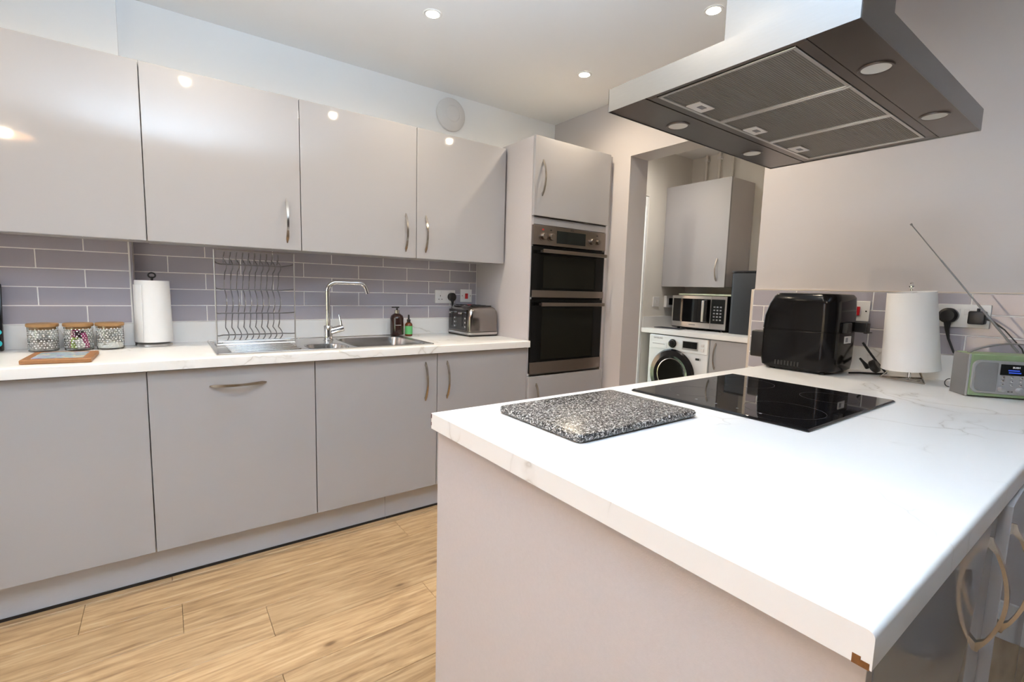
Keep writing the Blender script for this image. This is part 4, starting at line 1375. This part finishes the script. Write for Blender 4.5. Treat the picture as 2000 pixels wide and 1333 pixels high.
RL, RD, RH = 0.268, 0.092, 0.138
RB('body', 'green', rd, 0.006, RL - 0.006, 0.0, RD, 0.004, RH, bev=0.004)
for a, b in ((0.0, 0.0055), (RL - 0.0055, RL)):
    RB('end_cap', 'radio_end', rd, a, b, 0.004, RD - 0.004, 0.001, RH - 0.002, bev=0.002)
RB('edge_strip', 'radio_silver', rd, 0.001, 0.006, 0.0, 0.004, 0.002, RH - 0.001, bev=0.001)
g = G()
ring0 = [Vector((p.x, -0.0005, p.y)) for p in rrect(0.010, RL - 0.010, 0.014, RH - 0.018, 0.02, 0, 6)]
ring1 = [Vector((p.x, -0.005, p.y)) for p in rrect(0.012, RL - 0.012, 0.016, RH - 0.020, 0.018, 0, 6)]
g.loft([ring0, ring1]).xf(RW)
fp = g.build('front_plate', 'radio_silver', rd)
g = G()
ring0 = [Vector((p.x, -0.0052, p.y)) for p in rrect(0.016, 0.074, 0.021, RH - 0.025, [0.016, 0.003, 0.003, 0.016], 0, 5)]
ring1 = [Vector((p.x, -0.0062, p.y)) for p in rrect(0.017, 0.073, 0.022, RH - 0.026, [0.016, 0.003, 0.003, 0.016], 0, 5)]
g.loft([ring0, ring1]).xf(RW)
g.build('grille', 'radio_grille', fp)
sc = RB('display', 'screen', fp, 0.079, 0.170, -0.0068, -0.0048, 0.076, RH - 0.028, bev=0.0006)
text('logo', 'BUSH', 0.0075, RW @ Vector((0.117, -0.0072, 0.101)), RW.to_3x3().to_4x4() @ FY, 'ink_white', sc, bold=0.0002)
for a, b, zq in ((0.098, 0.126, 0.0915), (0.100, 0.130, 0.0845)):
    RB('display_line', 'blue_lcd', sc, a, b, -0.0072, -0.0066, zq - 0.0018, zq + 0.0018)
for r in range(3):
    for c in range(4):
        g = G().lathe([(0.0032, -0.0048), (0.0032, -0.0072), (0.0022, -0.0078)], (0.088 + c * 0.0225, 0, 0.069 - r * 0.0115), 'y', 12).xf(RW)
        g.build('button', 'chrome', fp)
        RB('button_mark', 'ink', fp, 0.088 + c * 0.0225 - 0.005, 0.088 + c * 0.0225 + 0.003, -0.0052, -0.0048, 0.0735 - r * 0.0115, 0.0748 - r * 0.0115)
for kx_ in (0.086, 0.131):
    g = G().lathe([(0.0085, -0.0048), (0.0085, -0.012), (0.0065, -0.0185), (0.0045, -0.019)], (kx_, 0, 0.031), 'y', 20).xf(RW)
    g.build('knob', 'radio_silver', fp)
bd = RB('badge', 'ink_dark', fp, 0.104, 0.116, -0.0054, -0.0048, 0.0225, 0.0265)
text('badge_text', 'DAB', 0.0036, RW @ Vector((0.110, -0.0056, 0.0245)), RW.to_3x3().to_4x4() @ FY, 'ink_white', bd)
hp = [RW @ Vector((0.014 + (RL - 0.028) * i / 20, RD * 0.4, RH - 0.002 + 0.034 * math.sin(PI * i / 20) ** 0.75)) for i in range(21)]
g = G()
sv = RW.to_3x3() @ Vector((0, 1, 0))
g.loft([[p - sv * 0.008, p + sv * 0.008, p + sv * 0.008 + Vector((0, 0, 0.004)), p - sv * 0.008 + Vector((0, 0, 0.004))] for p in hp])
g.build('carry_handle', 'radio_end', rd)
ab = RW @ Vector((0.163, RD * 0.86, RH + 0.004))
at = Vector((2.03, -2.243, 1.482))
g = G().tube([ab, ab.lerp(at, 0.35), ab.lerp(at, 0.351), ab.lerp(at, 0.7), ab.lerp(at, 0.701), at], [0.0034, 0.0034, 0.0026, 0.0026, 0.0018, 0.0018], 8)
g.tube([at, at + (at - ab).normalized() * 0.006], 0.0036, 8)
g.build('aerial', 'radio_end', rd)
G().tube([RW @ Vector((0.004 - 0.014 * math.sin(PI * q / 10), RD + 0.006, 0.026 + 0.014 * math.cos(PI * q / 10))) for q in range(11)], 0.0014, 6).build('lead_loop', 'rubber', rd)

# ================================================================== UTILITY ROOM
UF = 3.175
B('utility_worktop', 'marble', None, UF, UX - 0.001, -2.0, UY - 0.002, WB, WT, bev=0.002, label='white worktop above the washing machine in the utility room', category='worktop')
B('utility_upstand', 'marble', None, UF + 0.01, UX - 0.02, UY - 0.014, UY - 0.0025, WT + 0.0006, 1.005, bev=0.001, label='low white upstand on the side wall beyond the opening', category='upstand')
# washing machine
wm = thing('washing_machine', 'white front loading washing machine under the utility worktop', 'washing machine', (3.45, -0.50, 0.0))
wy1, wy0 = -0.222, -0.775
wx = 3.185
g = G()
g.loft([[Vector((wx + dx, p.x, p.y)) for p in rrect(wy0, wy1, 0.012, 0.862, 0.012, 0, 4)] for dx in (0.004, 0.0)][::1] + [[Vector((wx + 0.004, p.x, p.y)) for p in rrect(wy0, wy1, 0.012, 0.862, 0.012, 0, 4)]], False, False)
g = G().box(wx, 3.74, wy0, wy1, 0.012, 0.862, bev=0.008)
g.build('body', 'washer_white', wm)
for fx in (3.23, 3.70):
    for fy in (wy0 + 0.05, wy1 - 0.05):
        G().lathe([(0.02, 0.0005), (0.02, 0.014)], (fx, fy, 0), n=12).build('foot', 'black_plastic', wm)
pn = B('control_panel', 'washer_white', wm, wx - 0.004, wx + 0.004, wy0 + 0.004, wy1 - 0.004, 0.742, 0.858, bev=0.003)
dcy, dcz = -0.468, 0.545
dd = G().lathe([(0.205, wx + 0.002), (0.212, wx - 0.012), (0.200, wx - 0.028), (0.160, wx - 0.034), (0.132, wx - 0.020), (0.128, wx - 0.006)], (0, dcy, dcz), 'x', 56, cap0=False, cap1=False).build('door', 'black_gloss', wm)
G().lathe([(0.131, wx - 0.018), (0.10, wx - 0.010), (0.05, wx - 0.0045), (0.002, wx - 0.004)], (0, dcy, dcz), 'x', 40, cap0=False).build('door_glass', 'oven_window', dd)
G().lathe([(0.135, wx - 0.0215), (0.131, wx - 0.0225), (0.128, wx - 0.019)], (0, dcy, dcz), 'x', 48, cap0=False, cap1=False).build('inner_ring', 'nickel', dd)
G().lathe([(0.036, wx - 0.004), (0.036, wx - 0.010), (0.030, wx - 0.012), (0.028, wx - 0.026), (0.022, wx - 0.028)], (0, -0.458, 0.802), 'x', 28).build('dial', 'black_gloss', pn)
ds = B('display_frame', 'radio_silver', pn, wx - 0.0065, wx - 0.0035, -0.690, -0.548, 0.764, 0.836, bev=0.001)
B('display', 'screen', ds, wx - 0.0075, wx - 0.006, -0.682, -0.556, 0.778, 0.831)
for zq in (0.775, 0.812):
    B('button', 'offwhite_plastic', pn, wx - 0.0075, wx - 0.0035, -0.742, -0.715, zq - 0.011, zq + 0.011, bev=0.002)
B('drawer_front', 'washer_white', pn, wx - 0.0065, wx - 0.0035, -0.400, -0.246, 0.752, 0.800, bev=0.001)
text('logo', 'SAMSUNG', 0.020, (wx - 0.0046, -0.315, 0.835), FX, 'ink', pn)
B('label_line', 'ink', pn, wx - 0.0069, wx - 0.006, -0.385, -0.262, 0.784, 0.788)
B('badge', 'ink_dark', wm, wx - 0.0015, wx + 0.001, -0.705, -0.672, 0.690, 0.707)
B('badge', 'radio_silver', wm, wx - 0.0015, wx + 0.001, -0.718, -0.709, 0.690, 0.707)

uc = thing('utility_cabinet', 'grey base cabinet right of the washing machine', 'cabinet', (3.45, -1.08, 0.0))
B('body', 'carcass', uc, 3.206, 3.76, -1.400, -0.790, 0.0, 0.8690)
d = B('door', 'gloss', uc, 3.185, 3.205, -1.398, -0.790, 0.150, 0.864, bev=0.0015)
handle(d, (3.185, -0.835, 0.742), (0, 0, 1), (-1, 0, 0))

uw = thing('utility_wall_cabinet', 'tall grey gloss wall cabinet above the microwave', 'cabinet', (3.6, -0.44, 1.27))
B('body', 'panel', uw, 3.441, UX - 0.002, -0.728, UY - 0.025, 1.275, 2.130)
d = B('door', 'gloss', uw, 3.420, 3.440, -0.730, -0.148, 1.270, 2.131, bev=0.0015)
handle(d, (3.420, -0.655, 1.412), (0, 0, 1), (-1, 0, 0), L=0.185)
B('filler_strip', 'gloss', uw, 3.426, 3.446, -0.146, UY - 0.002, 1.270, 2.131, bev=0.001)
for i, (py, lbl) in enumerate(((-0.292, 'left of the three white pipes above the utility cabinet'), (-0.415, 'middle of the three white pipes above the utility cabinet'), (-0.535, 'right of the three white pipes above the utility cabinet'))):
    pp = thing('pipe', lbl, 'pipe', (3.74, py, 2.132), group='pipes above the utility cabinet')
    G().lathe([(0.011, 2.1325), (0.011, H - 0.002)], (3.745, py, 0), n=16).build('tube', 'wall_cream', pp)
    G().box(3.735, UX - 0.001, py - 0.014, py + 0.014, 2.38, 2.40, bev=0.002).build('clip', 'white_plastic', pp)

# microwave
mw = thing('microwave', 'silver microwave with a black handle on the utility worktop', 'microwave', (3.55, -0.5, WT))
mx0 = 3.405
my1, my0 = -0.262, -0.765
B('body', 'black_matt', mw, mx0 + 0.02, 3.755, my0 + 0.003, my1 - 0.003, 0.922, 1.196, bev=0.004)
for fx in (3.46, 3.71):
    for fy in (my0 + 0.05, my1 - 0.05):
        G().lathe([(0.013, WT + 0.0005), (0.013, 0.923)], (fx, fy, 0), n=12).build('foot', 'black_plastic', mw)


def bowed(y0, y1, z0, z1, depth, bow, ycen, half):
    gg = G()
    n = 12
    rings = []
    for i in range(n + 1):
        y = y0 + (y1 - y0) * i / n
        x = mx0 + bow * ((y - ycen) / half) ** 2
        rings.append([Vector((x, y, z0)), Vector((x, y, z1)), Vector((x + depth, y, z1)), Vector((x + depth, y, z0))])
    gg.loft(rings)
    return gg


yc_, hf_ = (my0 + my1) / 2, (my1 - my0) / 2
md_ = bowed(-0.638, my1, 0.930, 1.196, 0.02, 0.016, yc_, hf_).build('door', 'steel', mw)
bowed(-0.632, my1 - 0.014, 0.975, 1.172, 0.003, 0.016, yc_, hf_).xf(Matrix.Translation((-0.0022, 0, 0))).build('door_window', 'black_glass', md_)
cpn = bowed(my0, -0.640, 0.930, 1.196, 0.02, 0.016, yc_, hf_).build('control_panel', 'steel', mw)
bowed(my0 + 0.014, -0.642, 0.975, 1.172, 0.003, 0.016, yc_, hf_).xf(Matrix.Translation((-0.0022, 0, 0))).build('keypad', 'screen', cpn)
for r in range(5):
    for c in range(3):
        yy = -0.668 - c * 0.026
        xk = mx0 + 0.016 * ((yy - yc_) / hf_) ** 2 - 0.0036
        B('key', 'ink' if r else 'radio_end', cpn, xk, xk + 0.002, yy - 0.008, yy + 0.008, 1.000 + (r) * 0.026, 1.012 + (r) * 0.026)
B('start_key', 'red', cpn, mx0 + 0.0055, mx0 + 0.0075, -0.672, -0.655, 0.982, 0.992)
g = G().box(mx0 - 0.034, mx0 - 0.018, -0.622, -0.592, 0.985, 1.165, bev=0.006)
g.box(mx0 - 0.02, mx0 + 0.003, -0.618, -0.60, 0.99, 1.005)
g.box(mx0 - 0.02, mx0 + 0.003, -0.618, -0.60, 1.145, 1.16)
g.build('handle', 'black_gloss', md_)
B('handle_strip', 'steel', md_, mx0 - 0.030, mx0 - 0.018, -0.592, -0.572, 0.985, 1.160, bev=0.003)
B('logo', 'ink', md_, mx0 - 0.0006, mx0 + 0.002, -0.505, -0.445, 0.950, 0.957)
tp_ = B('serving_tray', 'plate_green', None, 3.43, 3.75, -0.80, -0.31, 1.199, 1.214, bev=0.006, label='pale green tray lying on top of the microwave', category='tray')
# black tall container
bb = thing('storage_bin', 'tall black rounded bin beside the microwave', 'bin', (3.5, -0.92, WT))
g = G()
g.loft([rrect(3.400, 3.66, -1.09, -0.795, 0.03, WT + 0.001), rrect(3.398, 3.662, -1.092, -0.793, 0.03, 1.375), rrect(3.404, 3.656, -1.086, -0.799, 0.03, 1.385)])
g.build('body', 'black_matt', bb)
g = G()
g.loft([rrect(3.396, 3.664, -1.094, -0.791, 0.03, 1.3855), rrect(3.396, 3.664, -1.094, -0.791, 0.03, 1.394), rrect(3.41, 3.65, -1.08, -0.805, 0.03, 1.398)])
g.build('lid', 'black_plastic', bb)
mt_ = B('worktop_mat', 'navy', None, 3.31, 3.42, -0.42, -0.165, WT + 0.0008, WT + 0.006, bev=0.002, label='dark folded cloth at the corner of the utility worktop', category='cloth')
# switch + thermostat on the side wall
ls = thing('light_switch', 'white switch plate on the side wall of the utility room', 'switch', (3.365, UY, 1.133))
B('plate', 'white_plastic', ls, 3.315, 3.40, UY - 0.009, UY - 0.0006, 1.092, 1.178, bev=0.002)
B('rocker', 'offwhite_plastic', ls, 3.350, 3.366, UY - 0.0125, UY - 0.0085, 1.122, 1.148, bev=0.001)
th_ = thing('thermostat', 'square thermostat with a black screen beside the utility switch', 'thermostat', (3.53, UY, 1.14))
B('case', 'white_plastic', th_, 3.475, 3.60, UY - 0.03, UY - 0.0006, 1.085, 1.19, bev=0.004)
B('screen', 'screen', th_, 3.51, 3.575, UY - 0.0315, UY - 0.0295, 1.108, 1.168)

# ================================================================== LAMPS
names = {(0.842, -0.738): 'recessed ceiling downlight above the tap side of the room',
         (1.795, -0.737): 'recessed ceiling downlight above the oven tower',
         (1.785, -1.535): 'recessed ceiling downlight beside the hood chimney',
         (0.85, -1.56): 'recessed ceiling downlight reflected in the wall cabinet above the tap',
         (-0.03, -1.56): 'recessed ceiling downlight reflected in the cabinet above the kitchen roll',
         (-0.05, -0.738): 'recessed ceiling downlight just out of frame above the dishwasher',
         (-0.95, -0.738): 'recessed ceiling downlight added for light, out of frame at the left',  # extra lamp added for illumination, beyond the known fittings
         (-0.95, -1.56): 'recessed ceiling downlight added for light, out of frame behind the camera',  # unseen lamp, likewise added to brighten the room
         (2.80, -0.50): 'recessed ceiling downlight in the utility room, out of sight'}
for (lx_, ly_), lbl in names.items():
    t = thing('downlight', lbl, 'downlight', (lx_, ly_, H), group='recessed ceiling downlights')
    G().lathe([(0.030, H - 0.0006), (0.030, H - 0.003), (0.040, H - 0.004), (0.043, H - 0.0006)], (lx_, ly_, 0), n=36, cap0=False, cap1=False).build('bezel', 'white_plastic', t)
    G().lathe([(0.0295, H - 0.0006), (0.0295, H - 0.002)], (lx_, ly_, 0), n=32).build('lens', 'glow', t)
    ld = bpy.data.lights.new('downlight_lamp', 'SPOT')
    ld.energy = SPOT_W * (1.5 if lx_ > 2.5 else 1.0)
    ld.color = SPOT_COL if lx_ < 2.5 else (1.0, 0.93, 0.84)
    ld.spot_size = math.radians(172)
    ld.spot_blend = 1.0
    ld.shadow_soft_size = 0.022
    lo = bpy.data.objects.new('downlight_lamp', ld)
    COL.objects.link(lo)
    lo.parent = t
    lo.location = (0, 0, -0.012)

# pendant whose reflection shows in the left wall cabinet
pn_ = thing('pendant_lamp', 'white pendant lampshade reflected in the far left wall cabinet', 'pendant lamp', (-1.04, -2.75, 2.435))
px, py_ = -1.04, -2.75
g = G().lathe([(0.03, 2.335), (0.06, 2.325), (0.12, 2.255), (0.155, 2.185), (0.153, 2.185), (0.118, 2.253), (0.058, 2.322), (0.03, 2.332)], (px, py_, 0), n=40, cap0=False, cap1=False)
g.build('shade', 'copper', pn_)
G().lathe([(0.012, 2.328), (0.03, 2.29), (0.03, 2.265), (0.012, 2.24)], (px, py_, 0), n=20).build('bulb', 'glow', pn_)
pl_d = bpy.data.lights.new('pendant_bulb', 'POINT')
pl_d.energy = 5
pl_d.color = SPOT_COL
pl_d.shadow_soft_size = 0.03
pl_o = bpy.data.objects.new('pendant_bulb', pl_d)
COL.objects.link(pl_o)
pl_o.parent = pn_
pl_o.location = (0, 0, 2.205 - 2.435)
G().lathe([(0.022, 2.330), (0.022, 2.36), (0.004, 2.365), (0.004, H - 0.02), (0.05, H - 0.018), (0.05, H - 0.001)], (px, py_, 0), n=24).build('cord', 'white_plastic', pn_)
